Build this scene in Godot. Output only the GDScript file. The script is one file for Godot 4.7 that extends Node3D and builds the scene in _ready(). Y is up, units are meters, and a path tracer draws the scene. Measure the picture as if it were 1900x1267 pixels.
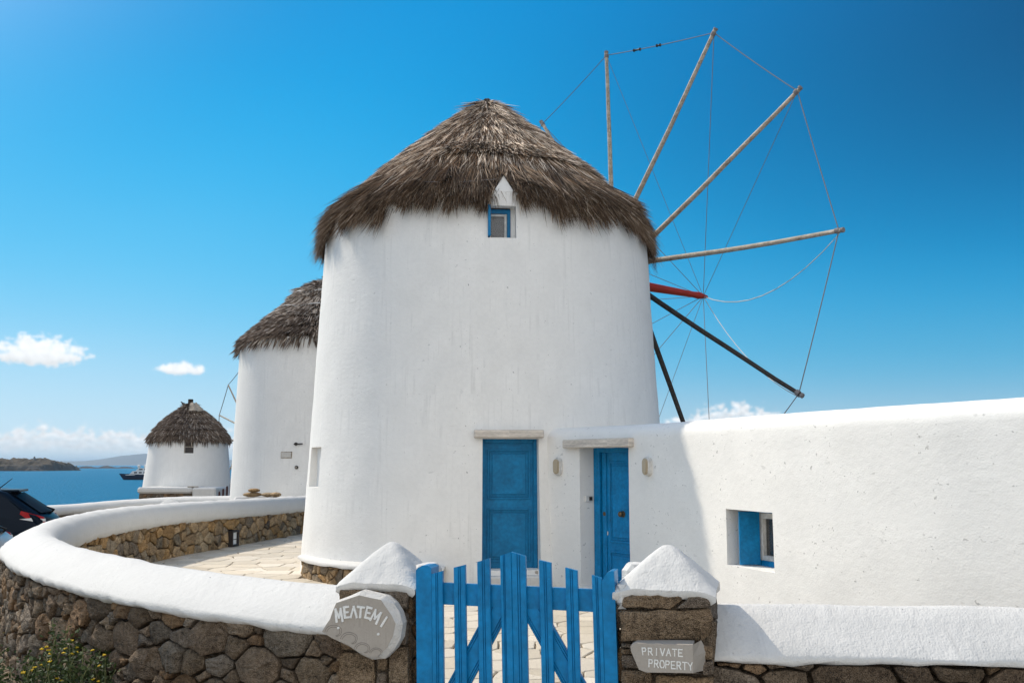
extends Node3D
# A whitewashed windmill above the sea. x to the right, y up, the camera looks along -z; P(x, y, d) is a point d metres ahead.
var rng := RandomNumberGenerator.new()
var mat := {}
var soft := FastNoiseLite.new()
var taken := {}
const TX := -0.39        # axis of the near windmill
const TD := 15.0

func _ready() -> void:
	rng.seed = 7
	# ---------------------------------------------------------------- camera, sky, sun, exposure
	var cam := Camera3D.new()
	cam.name = "camera"
	cam.position = Vector3(0, 1.5, 0)
	cam.rotation_degrees = Vector3(7.08, 0, 0)
	cam.fov = 38.0
	cam.near = 0.05
	cam.far = 60000.0
	add_child(cam)
	cam.current = true
	var sun := DirectionalLight3D.new()
	sun.name = "sun"
	var az := deg_to_rad(-53.5)
	var el := deg_to_rad(43.5)
	var to_sun := Vector3(sin(az) * cos(el), sin(el), -cos(az) * cos(el))
	sun.light_energy = 0.9
	sun.light_color = Color(1.0, 0.955, 0.885)
	sun.light_angular_distance = 0.5
	sun.shadow_enabled = true
	add_child(sun)
	sun.look_at_from_position(to_sun * 50.0, Vector3.ZERO)
	var we := WorldEnvironment.new()
	we.name = "environment"
	var env := Environment.new()
	env.tonemap_mode = Environment.TONE_MAPPER_LINEAR
	env.tonemap_exposure = 1.5
	env.background_mode = Environment.BG_SKY
	env.sdfgi_enabled = true
	env.ssao_enabled = true
	env.ssil_enabled = true
	var sky := Sky.new()
	var pano := PanoramaSkyMaterial.new()
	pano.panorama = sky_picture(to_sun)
	sky.sky_material = pano
	env.sky = sky
	env.background_energy_multiplier = 1.0
	env.fog_enabled = true
	env.fog_density = 0.00006
	env.fog_light_color = Color(0.80, 0.91, 1.0)
	we.environment = env
	add_child(we)
	soft.seed = 11
	soft.frequency = 1.0
	soft.fractal_octaves = 3
	make_materials()
	# ---------------------------------------------------------------- setting
	build_ground()
	build_far_shores()
	# ---------------------------------------------------------------- large structures
	build_main_mill()
	build_annex()
	build_second_mill()
	build_third_mill()
	build_hidden_mill()
	build_left_wall()
	build_right_wall()
	build_terrace()
	build_neighbour_walls()
	# ---------------------------------------------------------------- things
	build_pillars()
	build_gate()
	build_plaque()
	build_sign_stone()
	build_bench_and_step()
	build_wall_fittings()
	build_cars()
	build_boat()
	build_bush()

# =================================================================== helpers
func P(x: float, y: float, d: float) -> Vector3:
	return Vector3(x, y, -d)

func numbered(called: String) -> String:
	if not taken.has(called):
		taken[called] = 0
		return called
	taken[called] += 1
	return "%s_%03d" % [called, taken[called]]

func thing(called: String, label: String, category: String, at := Vector3.ZERO, turn := 0.0, group := "") -> Node3D:
	var o := Node3D.new()
	o.name = numbered(called)
	o.position = at
	o.rotation.y = turn
	add_child(o)
	mark(o, label, category, group)
	return o

func mark(o: Node3D, label: String, category: String, group := "") -> void:
	o.set_meta("label", label)
	o.set_meta("category", category)
	if group != "":
		o.set_meta("group", group)

func put(called: String, m: Mesh, mt: Material, parent: Node3D = self, label := "") -> MeshInstance3D:
	var o := MeshInstance3D.new()
	o.name = numbered(called) if parent == self else piece_name(called, parent)
	o.mesh = m
	o.material_override = mt
	if label != "":
		o.set_meta("label", label)
	parent.add_child(o, true)
	return o

func piece_name(called: String, parent: Node3D) -> String:
	var counts: Dictionary = parent.get_meta("counts") if parent.has_meta("counts") else {}
	var n: int = counts.get(called, -1) + 1
	counts[called] = n
	parent.set_meta("counts", counts)
	return called if n == 0 else "%s_%03d" % [called, n]

func structure(called: String, m: Mesh, mt: Material, label: String) -> MeshInstance3D:
	var o := put(called, m, mt)
	o.set_meta("kind", "structure")
	o.set_meta("label", label)
	return o

func begin() -> SurfaceTool:
	var st := SurfaceTool.new()
	st.begin(Mesh.PRIMITIVE_TRIANGLES)
	st.set_smooth_group(-1)
	return st

func done(st: SurfaceTool) -> ArrayMesh:
	st.generate_normals()
	return st.commit()

func tri(st: SurfaceTool, a: Vector3, b: Vector3, c: Vector3) -> void:
	st.add_vertex(a)
	st.add_vertex(b)
	st.add_vertex(c)

# corners given counter-clockwise as seen from outside
func quad(st: SurfaceTool, a: Vector3, b: Vector3, c: Vector3, d: Vector3) -> void:
	tri(st, a, c, b)
	tri(st, a, d, c)

func box(st: SurfaceTool, lo: Vector3, hi: Vector3, bevel := 0.0) -> void:
	var b := minf(bevel, 0.49 * minf(hi.x - lo.x, minf(hi.y - lo.y, hi.z - lo.z)))
	if b <= 0.0:
		var p := func(i: int) -> Vector3: return Vector3(hi.x if i & 1 else lo.x, hi.y if i & 2 else lo.y, hi.z if i & 4 else lo.z)
		quad(st, p.call(4), p.call(5), p.call(7), p.call(6))
		quad(st, p.call(1), p.call(0), p.call(2), p.call(3))
		quad(st, p.call(5), p.call(1), p.call(3), p.call(7))
		quad(st, p.call(0), p.call(4), p.call(6), p.call(2))
		quad(st, p.call(6), p.call(7), p.call(3), p.call(2))
		quad(st, p.call(0), p.call(1), p.call(5), p.call(4))
		return
	# chamfered: stacked outlines
	var ring := func(y: float, inset: float) -> Array:
		var x0 := lo.x + inset
		var x1 := hi.x - inset
		var z0 := lo.z + inset
		var z1 := hi.z - inset
		return [Vector3(x0 + b, y, z1), Vector3(x1 - b, y, z1), Vector3(x1, y, z1 - b), Vector3(x1, y, z0 + b), Vector3(x1 - b, y, z0), Vector3(x0 + b, y, z0), Vector3(x0, y, z0 + b), Vector3(x0, y, z1 - b)]
	var rings := [ring.call(lo.y, b * 0.7), ring.call(lo.y + b, 0.0), ring.call(hi.y - b, 0.0), ring.call(hi.y, b * 0.7)]
	for r in 3:
		for i in 8:
			var j := (i + 1) % 8
			quad(st, rings[r][i], rings[r][j], rings[r + 1][j], rings[r + 1][i])
	for i in range(1, 7):
		tri(st, rings[3][0], rings[3][i + 1], rings[3][i])
		tri(st, rings[0][0], rings[0][i], rings[0][i + 1])

func box_mesh(lo: Vector3, hi: Vector3, bevel := 0.0) -> ArrayMesh:
	var st := begin()
	box(st, lo, hi, bevel)
	return done(st)

# a round bar through points, radius per point
func tube(st: SurfaceTool, pts: Array, radii: Array, sides := 6, capped := true) -> void:
	var rings := []
	var side := Vector3.ZERO
	for i in pts.size():
		var t: Vector3 = (pts[mini(i + 1, pts.size() - 1)] - pts[maxi(i - 1, 0)]).normalized()
		if side == Vector3.ZERO:
			side = t.cross(Vector3.UP if absf(t.y) < 0.9 else Vector3.RIGHT).normalized()
		side = (side - t * side.dot(t)).normalized()
		var up := side.cross(t).normalized()
		var r: float = radii[mini(i, radii.size() - 1)]
		var ring := []
		for k in sides:
			var a := TAU * k / sides
			ring.append(pts[i] + (side * cos(a) + up * sin(a)) * r)
		rings.append(ring)
	st.set_smooth_group(1)
	for i in rings.size() - 1:
		for k in sides:
			var l := (k + 1) % sides
			quad(st, rings[i][l], rings[i][k], rings[i + 1][k], rings[i + 1][l])
	st.set_smooth_group(-1)
	if capped:
		for k in range(1, sides - 1):
			tri(st, rings[0][0], rings[0][k + 1], rings[0][k])
			tri(st, rings[-1][0], rings[-1][k], rings[-1][k + 1])

func tube_mesh(pts: Array, radii: Array, sides := 6) -> ArrayMesh:
	var st := begin()
	tube(st, pts, radii, sides)
	return done(st)

func ball(st: SurfaceTool, c: Vector3, r: Vector3, nu := 10, nv := 6) -> void:
	st.set_smooth_group(3)
	for i in nv:
		for j in nu:
			var p := func(a: int, b: int) -> Vector3:
				var t := PI * a / nv
				var f := TAU * (b % nu) / nu
				return c + Vector3(sin(t) * cos(f), cos(t), sin(t) * sin(f)) * r
			quad(st, p.call(i, j), p.call(i, j + 1), p.call(i + 1, j + 1), p.call(i + 1, j))
	st.set_smooth_group(-1)

# a flat outline in x and y pushed from z0 to z1
func prism(st: SurfaceTool, poly: PackedVector2Array, z0: float, z1: float) -> void:
	var idx := Geometry2D.triangulate_polygon(poly)
	var ccw := not Geometry2D.is_polygon_clockwise(poly)
	for i in range(0, idx.size(), 3):
		var a := poly[idx[i]]
		var b := poly[idx[i + 1]]
		var c := poly[idx[i + 2]]
		if (b - a).cross(c - a) < 0.0:
			var s := b
			b = c
			c = s
		tri(st, Vector3(a.x, a.y, z1), Vector3(c.x, c.y, z1), Vector3(b.x, b.y, z1))
		tri(st, Vector3(a.x, a.y, z0), Vector3(b.x, b.y, z0), Vector3(c.x, c.y, z0))
	for i in poly.size():
		var a := poly[i]
		var b := poly[(i + 1) % poly.size()]
		if not ccw:
			var s := a
			a = b
			b = s
		quad(st, Vector3(a.x, a.y, z0), Vector3(b.x, b.y, z0), Vector3(b.x, b.y, z1), Vector3(a.x, a.y, z1))

# a surface laid over two lists of parameters, cells inside holes left out; at(u, v) gives the point
func sheet(st: SurfaceTool, us: Array, vs: Array, at: Callable, holes: Array = [], group := 1) -> void:
	var grid := []
	for u in us:
		var row := []
		for v in vs:
			row.append(at.call(u, v))
		grid.append(row)
	st.set_smooth_group(group)
	for i in us.size() - 1:
		for j in vs.size() - 1:
			var mu: float = (us[i] + us[i + 1]) * 0.5
			var mv: float = (vs[j] + vs[j + 1]) * 0.5
			var open := false
			for h in holes:
				if mu > h[0] and mu < h[1] and mv > h[2] and mv < h[3]:
					open = true
			if not open:
				quad(st, grid[i][j], grid[i + 1][j], grid[i + 1][j + 1], grid[i][j + 1])
	st.set_smooth_group(-1)

func steps(a: float, b: float, n: int, extra: Array = []) -> Array:
	var r := []
	for i in n + 1:
		var x := lerpf(a, b, float(i) / n)
		var keep := true
		for e in extra:
			if absf(x - e) < absf(b - a) / n * 0.35 and i > 0 and i < n:
				keep = false
		if keep:
			r.append(x)
	for e in extra:
		r.append(e)
	r.sort()
	return r

# the four inner faces of an opening; at(u, v) is on the wall, inward the way in
func reveal(st: SurfaceTool, h: Array, at: Callable, inward: Vector3, plane: float, origin: Vector3) -> Array:
	var edge := []
	for i in 9:
		edge.append([h[0], lerpf(h[2], h[3], i / 8.0)])
	for i in range(1, 9):
		edge.append([lerpf(h[0], h[1], i / 8.0), h[3]])
	for i in range(1, 9):
		edge.append([h[1], lerpf(h[3], h[2], i / 8.0)])
	for i in range(1, 9):
		edge.append([lerpf(h[1], h[0], i / 8.0), h[2]])
	var inner := []
	var outer := []
	for e in edge:
		var o: Vector3 = at.call(e[0], e[1])
		outer.append(o)
		inner.append(o + inward * (plane - (o - origin).dot(inward)))
	for i in edge.size() - 1:
		st.set_smooth_group(20 + i / 8)
		quad(st, outer[i], outer[i + 1], inner[i + 1], inner[i])
	st.set_smooth_group(-1)
	return [inner[0], inner[8], inner[16], inner[24]]   # left bottom, left top, right top, right bottom

func catmull(pts: Array, step: float) -> PackedVector2Array:
	var r := PackedVector2Array()
	for i in pts.size() - 1:
		var a: Vector2 = pts[maxi(i - 1, 0)]
		var b: Vector2 = pts[i]
		var c: Vector2 = pts[i + 1]
		var d: Vector2 = pts[mini(i + 2, pts.size() - 1)]
		var n := maxi(1, int(b.distance_to(c) / step))
		for k in n:
			r.append(b.cubic_interpolate(c, a, d, float(k) / n))
	r.append(pts[-1])
	return r

class Line:
	var p: PackedVector2Array
	var s := PackedFloat32Array()
	var total := 0.0
	func _init(points: PackedVector2Array) -> void:
		p = points
		s.append(0.0)
		for i in p.size() - 1:
			total += p[i].distance_to(p[i + 1])
			s.append(total)
	func at(u: float) -> Vector2:
		var i := clampi(s.bsearch(u) - 1, 0, p.size() - 2)
		return p[i].lerp(p[i + 1], (u - s[i]) / maxf(s[i + 1] - s[i], 1e-6))
	func dir(u: float) -> Vector2:
		return (at(minf(u + 0.12, total)) - at(maxf(u - 0.12, 0.0))).normalized()
	# left hand side of the walk, seen from above with d ahead
	func left(u: float) -> Vector2:
		var d := dir(u)
		return Vector2(-d.y, d.x)

# =================================================================== sky
func fbm(n: FastNoiseLite, x: float, y: float) -> float:
	return n.get_noise_2d(x, y)

const AIR := [[0.0, 0.74, 0.90, 0.99], [0.055, 0.54, 0.80, 0.96], [0.163, 0.15, 0.59, 0.92], [0.30, 0.022, 0.43, 0.84], [0.44, 0.004, 0.29, 0.69], [0.70, 0.012, 0.22, 0.60], [1.0, 0.02, 0.20, 0.55]]

func air_at(e: float) -> Color:
	for i in AIR.size() - 1:
		if e <= AIR[i + 1][0] or i == AIR.size() - 2:
			var f := clampf((e - AIR[i][0]) / (AIR[i + 1][0] - AIR[i][0]), 0.0, 1.0)
			return Color(AIR[i][1], AIR[i][2], AIR[i][3]).lerp(Color(AIR[i + 1][1], AIR[i + 1][2], AIR[i + 1][3]), f)
	return Color.WHITE

func air(e: float) -> Color:
	var w := 0.012 + 0.16 * e
	var c := Color(0, 0, 0)
	for k in 7:
		c += air_at(maxf(e + (k - 3) * w / 3.0, 0.0)) * (1.0 / 7.0)
	return c

func sky_colour(dir: Vector3, to_sun: Vector3) -> Color:
	var e := maxf(dir.y, 0.0)
	var g := acos(clampf(dir.dot(to_sun), -1.0, 1.0))
	# clear air: pale at the horizon, deep blue higher up, deepest a right angle away from the sun
	var away := smoothstep(0.70, 1.42, g)
	var c := air(e * (1.0 + 0.9 * away)) * (0.69 - 0.16 * away - 0.34 * away * smoothstep(0.14, 0.42, e))
	# bright air round the sun
	c += Color(1.0, 1.0, 1.0) * (2.6 * exp(-g * g / 0.075))
	# white fill added to the unseen sky behind the camera, lightens shaded faces
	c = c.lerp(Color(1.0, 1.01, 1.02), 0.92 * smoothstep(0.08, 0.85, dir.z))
	return Color(c.r, c.g, c.b)

func sky_picture(to_sun: Vector3) -> ImageTexture:
	var w := 512
	var pad := 16
	var small := Image.create_empty(w + 2 * pad, w / 2, false, Image.FORMAT_RGBAF)
	for y in w / 2:
		var t := PI * (y + 0.5) / (w / 2)
		for x in w + 2 * pad:
			var a := TAU * (x - pad + 0.5) / w
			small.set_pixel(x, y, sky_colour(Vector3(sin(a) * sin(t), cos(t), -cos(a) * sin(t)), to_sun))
	small.resize((w + 2 * pad) * 8, w * 4, Image.INTERPOLATE_CUBIC)
	var im := small.get_region(Rect2i(pad * 8, 0, w * 8, w * 4))
	# fair-weather clouds: a bank low all round the horizon and two small ones above it
	var n := FastNoiseLite.new()
	n.seed = 5
	n.frequency = 1.0
	n.fractal_octaves = 5
	var H := im.get_height()
	var W := im.get_width()
	var deg := H / 180.0
	for y in range(int(H * 0.5 - 10.0 * deg), int(H * 0.5)):
		var e := (H * 0.5 - y - 0.5) / deg
		for x in W:
			var a := (x + 0.5) / W * 360.0
			if a > 180.0:
				a -= 360.0
			var den := 0.0
			var lit := 1.0
			if e < 5.2:
				var near_left := exp(-pow((a + 30.0) / 14.0, 2.0))
				var right := exp(-pow((a - 12.6) / 4.4, 2.0))
				var top := 1.75 + 0.5 * n.get_noise_2d(a * 0.13, 3.0) + 0.55 * n.get_noise_2d(a * 0.9, e * 1.3) + 0.1 * near_left + 1.6 * right - 0.3 * smoothstep(-15.0, 5.0, a)
				var base := 0.55 + 0.25 * n.get_noise_2d(a * 0.4, 40.0)
				var body := smoothstep(-0.15, 0.35, top - e + 0.45 * n.get_noise_2d(a * 2.3, e * 3.0)) * smoothstep(-0.25, 0.5, e - base)
				den = body * (0.92 + 0.5 * n.get_noise_2d(a * 0.8 + 9.0, e * 2.4))
				den = den * (0.75 + 0.5 * smoothstep(0.4, 0.0, absf(top - e - 0.25)))
				lit = 0.90 + 0.25 * n.get_noise_2d(a * 1.7 + 30.0, e * 3.4) - 0.10 * smoothstep(0.2, 1.4, top - e)
			if e > 3.0 and e < 8.5 and a < -14.0 and a > -28.0:
				for cl in [[-25.6, 6.05, 2.45, 1.12], [-18.57, 5.3, 1.3, 0.5]]:
					var dx: float = (a - cl[0]) / cl[2]
					var dy: float = (e - cl[1] + cl[3] * 0.35) / cl[3]
					if dy < 0.0:
						dy *= 1.9
					var q := 1.0 - dx * dx - dy * dy + 0.75 * n.get_noise_2d(a * 1.1 + cl[0], e * 1.7) + 0.3 * n.get_noise_2d(a * 4.0, e * 5.0)
					var k := smoothstep(-0.02, 0.55, q)
					if k > den:
						den = k
						lit = 0.98 - 0.16 * smoothstep(0.3, -0.7, dy) + 0.1 * n.get_noise_2d(a * 2.0, e * 2.6)
			if den > 0.005:
				var c := im.get_pixel(x, y)
				im.set_pixel(x, y, c.lerp(Color(0.71 * lit, 0.725 * lit, 0.74 * lit), clampf(den, 0.0, 0.97)))
	return ImageTexture.create_from_image(im)

# =================================================================== materials
func noise_image(size: int, freq: float, octaves: int, sd: int, type := FastNoiseLite.TYPE_SIMPLEX_SMOOTH) -> Image:
	var n := FastNoiseLite.new()
	n.noise_type = type
	n.seed = sd
	n.frequency = freq
	n.fractal_octaves = octaves
	return n.get_seamless_image(size, size, false, false, 0.12)

func tex(im: Image) -> ImageTexture:
	im.generate_mipmaps()
	return ImageTexture.create_from_image(im)

func lum(bytes: PackedByteArray, i: int) -> float:
	return bytes[i] / 255.0

func blend(size: int, layers: Array, f: Callable) -> Image:
	var data := PackedByteArray()
	data.resize(size * size * 3)
	var b := []
	for l in layers:
		l.convert(Image.FORMAT_L8)
		b.append(l.get_data())
	for i in size * size:
		var c: Color = f.call(b, i)
		data[i * 3] = clampi(int(c.r * 255.0), 0, 255)
		data[i * 3 + 1] = clampi(int(c.g * 255.0), 0, 255)
		data[i * 3 + 2] = clampi(int(c.b * 255.0), 0, 255)
	return Image.create_from_data(size, size, false, Image.FORMAT_RGB8, data)

func lin(r: float, g: float, b: float) -> Color:
	return Color(r, g, b).linear_to_srgb()

func paint(called: String, c: Color, rough: float, albedo: Texture2D = null, height: Texture2D = null, relief := 0.0, scale := 1.0, world := false, vertex := false) -> StandardMaterial3D:
	var m := StandardMaterial3D.new()
	m.resource_name = called
	m.albedo_color = c
	m.roughness = rough
	m.metallic_specular = 0.35
	if albedo:
		m.albedo_texture = albedo
	if height:
		m.heightmap_enabled = true
		m.heightmap_texture = height
		m.heightmap_scale = relief
	m.uv1_triplanar = true
	m.uv1_world_triplanar = world
	m.uv1_scale = Vector3.ONE * scale
	m.vertex_color_use_as_albedo = vertex
	mat[called] = m
	return m

func make_materials() -> void:
	var fine := noise_image(512, 0.03, 4, 1)
	var broad := noise_image(512, 0.006, 3, 2)
	var grit := noise_image(512, 0.12, 2, 3)
	var spots := noise_image(512, 0.045, 2, 4)
	var cell := noise_image(512, 0.02, 2, 5, FastNoiseLite.TYPE_CELLULAR)
	# limewash: nearly white, faint patches, small pits and flakes
	var fine2 := noise_image(1024, 0.03, 4, 31)
	var broad2 := noise_image(1024, 0.004, 4, 32)
	var grit2 := noise_image(1024, 0.12, 2, 33)
	var spots2 := noise_image(1024, 0.04, 3, 34)
	var crack2 := noise_image(1024, 0.018, 3, 35, FastNoiseLite.TYPE_CELLULAR)
	var lime := func(b: Array, i: int) -> Color:
		var v := 0.955 + 0.045 * (lum(b[1], i) - 0.5) + 0.03 * (lum(b[0], i) - 0.5)
		var pit := smoothstep(0.83, 0.93, lum(b[2], i)) * smoothstep(0.45, 0.65, lum(b[1], i))
		var x := i % 1024
		v -= 0.05 * smoothstep(0.55, 0.85, lum(b[0], (i / 1024 / 24) * 1024 + x)) * smoothstep(0.4, 0.7, lum(b[1], i))
		v -= 0.42 * pit
		return Color(v, v * 0.993, v * 0.978)
	var t_lime := tex(blend(1024, [fine2, broad2, spots2], lime))
	var relief := func(b: Array, i: int) -> Color:
		var v := 0.45 * lum(b[0], i) + 0.4 * lum(b[1], i) + 0.22 * lum(b[2], i) - 0.35 * smoothstep(0.83, 0.93, lum(b[3], i)) * smoothstep(0.45, 0.65, lum(b[1], i))
		return Color(v, v, v)
	var t_lime_h := tex(blend(1024, [fine2, broad2, grit2, spots2], relief))
	# the sunny house front has flaked more
	var worn := func(b: Array, i: int) -> Color:
		var v := 0.955 + 0.045 * (lum(b[1], i) - 0.5) + 0.03 * (lum(b[0], i) - 0.5)
		var flake := smoothstep(0.755, 0.80, lum(b[2], i)) * smoothstep(0.50, 0.60, lum(b[1], i))
		flake *= smoothstep(0.45, 0.62, lum(b[0], i))
		v -= 0.30 * flake
		return Color(v, v * 0.99, v * 0.97)
	var t_worn := tex(blend(1024, [fine2, broad2, spots2], worn))
	var rock := func(b: Array, i: int) -> Color:
		var v := 0.76 + 0.5 * (lum(b[0], i) - 0.5) + 0.35 * (lum(b[1], i) - 0.5) + 0.8 * (lum(b[2], i) - 0.5)
		var lichen := smoothstep(0.68, 0.85, lum(b[3], i))
		return Color(v + 0.12 * lichen, v * 0.97 + 0.12 * lichen, v * 0.92 + 0.13 * lichen)
	var t_rock := tex(blend(512, [fine, broad, grit, spots], rock))
	var rock_h := func(b: Array, i: int) -> Color:
		var v := 0.5 * lum(b[0], i) + 0.35 * lum(b[1], i) + 0.3 * lum(b[2], i)
		return Color(v, v, v)
	var t_rock_h := tex(blend(512, [fine, cell, grit], rock_h))
	var grain := func(b: Array, i: int) -> Color:
		var y := i / 512
		var x := i % 512
		var v := 0.88 + 0.28 * (lum(b[0], y * 512 + x / 16) - 0.5) + 0.15 * (lum(b[1], y * 512 + x / 6) - 0.5)
		return Color(v, v, v)
	var t_grain := tex(blend(512, [fine, grit], grain))
	var wear := func(b: Array, i: int) -> Color:
		var v := 0.9 + 0.15 * (lum(b[0], i) - 0.5) + 0.16 * (lum(b[1], i) - 0.5)
		var chip := smoothstep(0.86, 0.92, lum(b[2], i)) * 0.25
		return Color(v + chip, v + chip, v + chip * 0.8)
	var t_wear := tex(blend(512, [fine, broad, spots], wear))
	paint("plaster", lin(0.845, 0.845, 0.84), 0.92, t_lime, t_lime_h, 0.5, 0.42)
	paint("plaster_worn", lin(0.845, 0.845, 0.84), 0.92, t_worn, t_lime_h, 0.38, 0.40)
	paint("plaster_rough", lin(0.68, 0.675, 0.66), 0.92, t_lime, t_lime_h, 0.9, 0.6, true)
	paint("stone", Color.WHITE, 0.93, t_rock, t_rock_h, 3.6, 2.2, true, true)
	paint("flag", Color.WHITE, 0.85, t_lime, t_lime_h, 0.6, 0.9, true, true)
	paint("mortar_dark", lin(0.17, 0.135, 0.10), 0.95, t_rock, t_rock_h, 3.0, 2.0, true)
	paint("mortar_tan", lin(0.30, 0.225, 0.155), 0.95, t_rock, t_rock_h, 2.5, 2.0, true)
	paint("grout", lin(0.36, 0.315, 0.25), 0.95, t_rock, t_rock_h, 0.6, 1.0, true)
	paint("blue_gate", lin(0.003, 0.225, 0.50), 0.42, t_wear, t_wear, 0.15, 1.4)
	paint("blue_door", lin(0.003, 0.185, 0.40), 0.45, t_wear, t_wear, 0.15, 1.0)
	paint("white_paint", lin(0.72, 0.71, 0.68), 0.5, t_wear)
	paint("lintel_wood", lin(0.74, 0.67, 0.585), 0.85, t_grain, t_grain, 0.3, 1.2)
	paint("spar", lin(0.66, 0.60, 0.53), 0.8, t_rock, t_rock_h, 0.25, 2.0)
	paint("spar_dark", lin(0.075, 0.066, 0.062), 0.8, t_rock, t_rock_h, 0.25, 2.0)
	paint("red_paint", lin(0.42, 0.045, 0.03), 0.5, t_wear)
	paint("rope", lin(0.20, 0.18, 0.175), 0.9)
	paint("rope_pale", lin(0.52, 0.52, 0.51), 0.9)
	paint("iron", lin(0.035, 0.03, 0.028), 0.6)
	paint("thatch_core", lin(0.075, 0.058, 0.046), 1.0, t_rock, t_rock_h, 2.0, 2.0)
	paint("straw", Color.WHITE, 0.85, null, null, 0.0, 1.0, false, true)
	paint("lens", lin(0.42, 0.35, 0.25), 0.35)
	paint("slate", lin(0.42, 0.38, 0.335), 0.9, t_lime, t_lime_h, 0.4, 2.0)
	paint("slate_edge", lin(0.72, 0.70, 0.67), 0.95, t_lime, t_rock_h, 1.5, 3.0)
	paint("letter_white", lin(0.92, 0.92, 0.90), 0.9, t_lime, t_lime_h, 0.5, 3.0)
	paint("carved", lin(0.20, 0.18, 0.16), 0.95)
	paint("brass", lin(0.16, 0.11, 0.06), 0.4).metallic = 0.7
	paint("dark_room", lin(0.10, 0.09, 0.085), 0.7, t_grain)
	paint("earth", lin(0.20, 0.155, 0.105), 0.97, t_rock, t_rock_h, 4.0, 0.35, true)
	paint("street", lin(0.37, 0.36, 0.345), 0.9, t_lime, t_lime_h, 0.5, 0.7, true)
	paint("island_rock", Color.WHITE, 0.95, t_rock, t_rock_h, 60.0, 0.03, true, true)
	paint("hill_rock", lin(0.13, 0.135, 0.13), 0.95)
	paint("leaf", Color.WHITE, 0.7, null, null, 0.0, 1.0, false, true)
	mat.leaf.backlight_enabled = true
	mat.leaf.backlight = Color(0.25, 0.3, 0.12)
	paint("petal", lin(0.62, 0.42, 0.01), 0.6)
	paint("stem", lin(0.16, 0.17, 0.07), 0.8)
	paint("car_blue", lin(0.006, 0.012, 0.022), 0.3).metallic_specular = 0.2
	paint("car_silver", lin(0.50, 0.53, 0.53), 0.3).clearcoat_enabled = true
	paint("car_glass", lin(0.006, 0.006, 0.009), 0.5).metallic_specular = 0.15
	paint("lamp_red", lin(0.36, 0.010, 0.014), 0.15)
	paint("lamp_clear", lin(0.70, 0.72, 0.72), 0.15)
	paint("rubber", lin(0.015, 0.015, 0.016), 0.8)
	paint("hull_navy", lin(0.008, 0.012, 0.03), 0.35)
	paint("brown_paint", lin(0.045, 0.013, 0.012), 0.6)
	paint("plate_stone", lin(0.56, 0.50, 0.43), 0.9, t_rock)
	paint("pigeon", lin(0.06, 0.06, 0.065), 0.8)
	var pane := StandardMaterial3D.new()
	pane.resource_name = "pane"
	pane.albedo_color = Color(0.35, 0.36, 0.36, 0.22)
	pane.transparency = BaseMaterial3D.TRANSPARENCY_ALPHA
	pane.roughness = 0.03
	mat.pane = pane
	var water := StandardMaterial3D.new()
	water.resource_name = "water"
	water.albedo_color = lin(0.001, 0.20, 0.385)
	water.roughness = 0.42
	water.metallic_specular = 0.14
	water.heightmap_enabled = true
	var wv := FastNoiseLite.new()
	wv.seed = 21
	wv.frequency = 0.018
	wv.fractal_octaves = 5
	wv.fractal_gain = 0.6
	water.heightmap_texture = tex(wv.get_seamless_image(1024, 1024, false, false, 0.1))
	water.heightmap_scale = 190.0
	water.uv1_triplanar = true
	water.uv1_world_triplanar = true
	water.uv1_scale = Vector3.ONE / 34.0
	mat.water = water

# =================================================================== ground, sea, far shores
func land_height(x: float, d: float) -> float:
	var h := -0.1
	h -= 0.40 * smoothstep(-6.0, -9.5, x) * smoothstep(8.0, 14.0, d)
	h -= 0.9 * smoothstep(24.0, 40.0, d)
	h -= 1.0 * smoothstep(40.0, 56.0, d)
	h -= 9.0 * smoothstep(72.0, 110.0, d)
	h -= 9.0 * smoothstep(-40.0, -75.0, x)
	h += 0.06 * soft.get_noise_2d(x * 0.2, d * 0.2) * smoothstep(26.0, 40.0, d)
	return h

func build_ground() -> void:
	var st := begin()
	sheet(st, steps(-80, 90, 100), steps(-40, 120, 96), func(x: float, d: float) -> Vector3: return P(x, land_height(x, d), d))
	structure("ground", done(st), mat.earth, "dry earth ground on which the mills stand, falling to the sea")
	st = begin()
	sheet(st, steps(-14, 14, 14), steps(-16, 4.75, 10), func(x: float, d: float) -> Vector3: return P(x, -0.09, d))
	structure("street", done(st), mat.street, "pale paved street in front of the gate")
	st = begin()
	var rings := [0.0, 60.0, 200.0, 600.0, 2000.0, 6000.0, 16000.0, 50000.0]
	sheet(st, steps(0, TAU, 64), rings, func(a: float, r: float) -> Vector3: return Vector3(-sin(a) * r, -7.5, cos(a) * r))
	structure("sea", done(st), mat.water, "blue rippled sea reaching the horizon")

func rocky(st: SurfaceTool, c: Vector2, half: Vector2, top: Callable, nx: int, nd: int, rough: float, sd: float) -> void:
	var at := func(x: float, d: float) -> Vector3:
		var u := (x - c.x) / half.x
		var v := (d - c.y) / half.y
		var e := maxf(0.0, 1.0 - v * v)
		var h: float = top.call(u) * pow(e, 0.6)
		h += rough * (soft.get_noise_2d(x * 0.022 + sd, d * 0.03) + 0.55 * soft.get_noise_2d(x * 0.08 + sd, d * 0.1)) * minf(1.0, h * 0.35)
		return P(x, -7.9 + h, d)
	sheet(st, steps(c.x - half.x, c.x + half.x, nx), steps(c.y - half.y, c.y + half.y, nd), at, [], 0)

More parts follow.
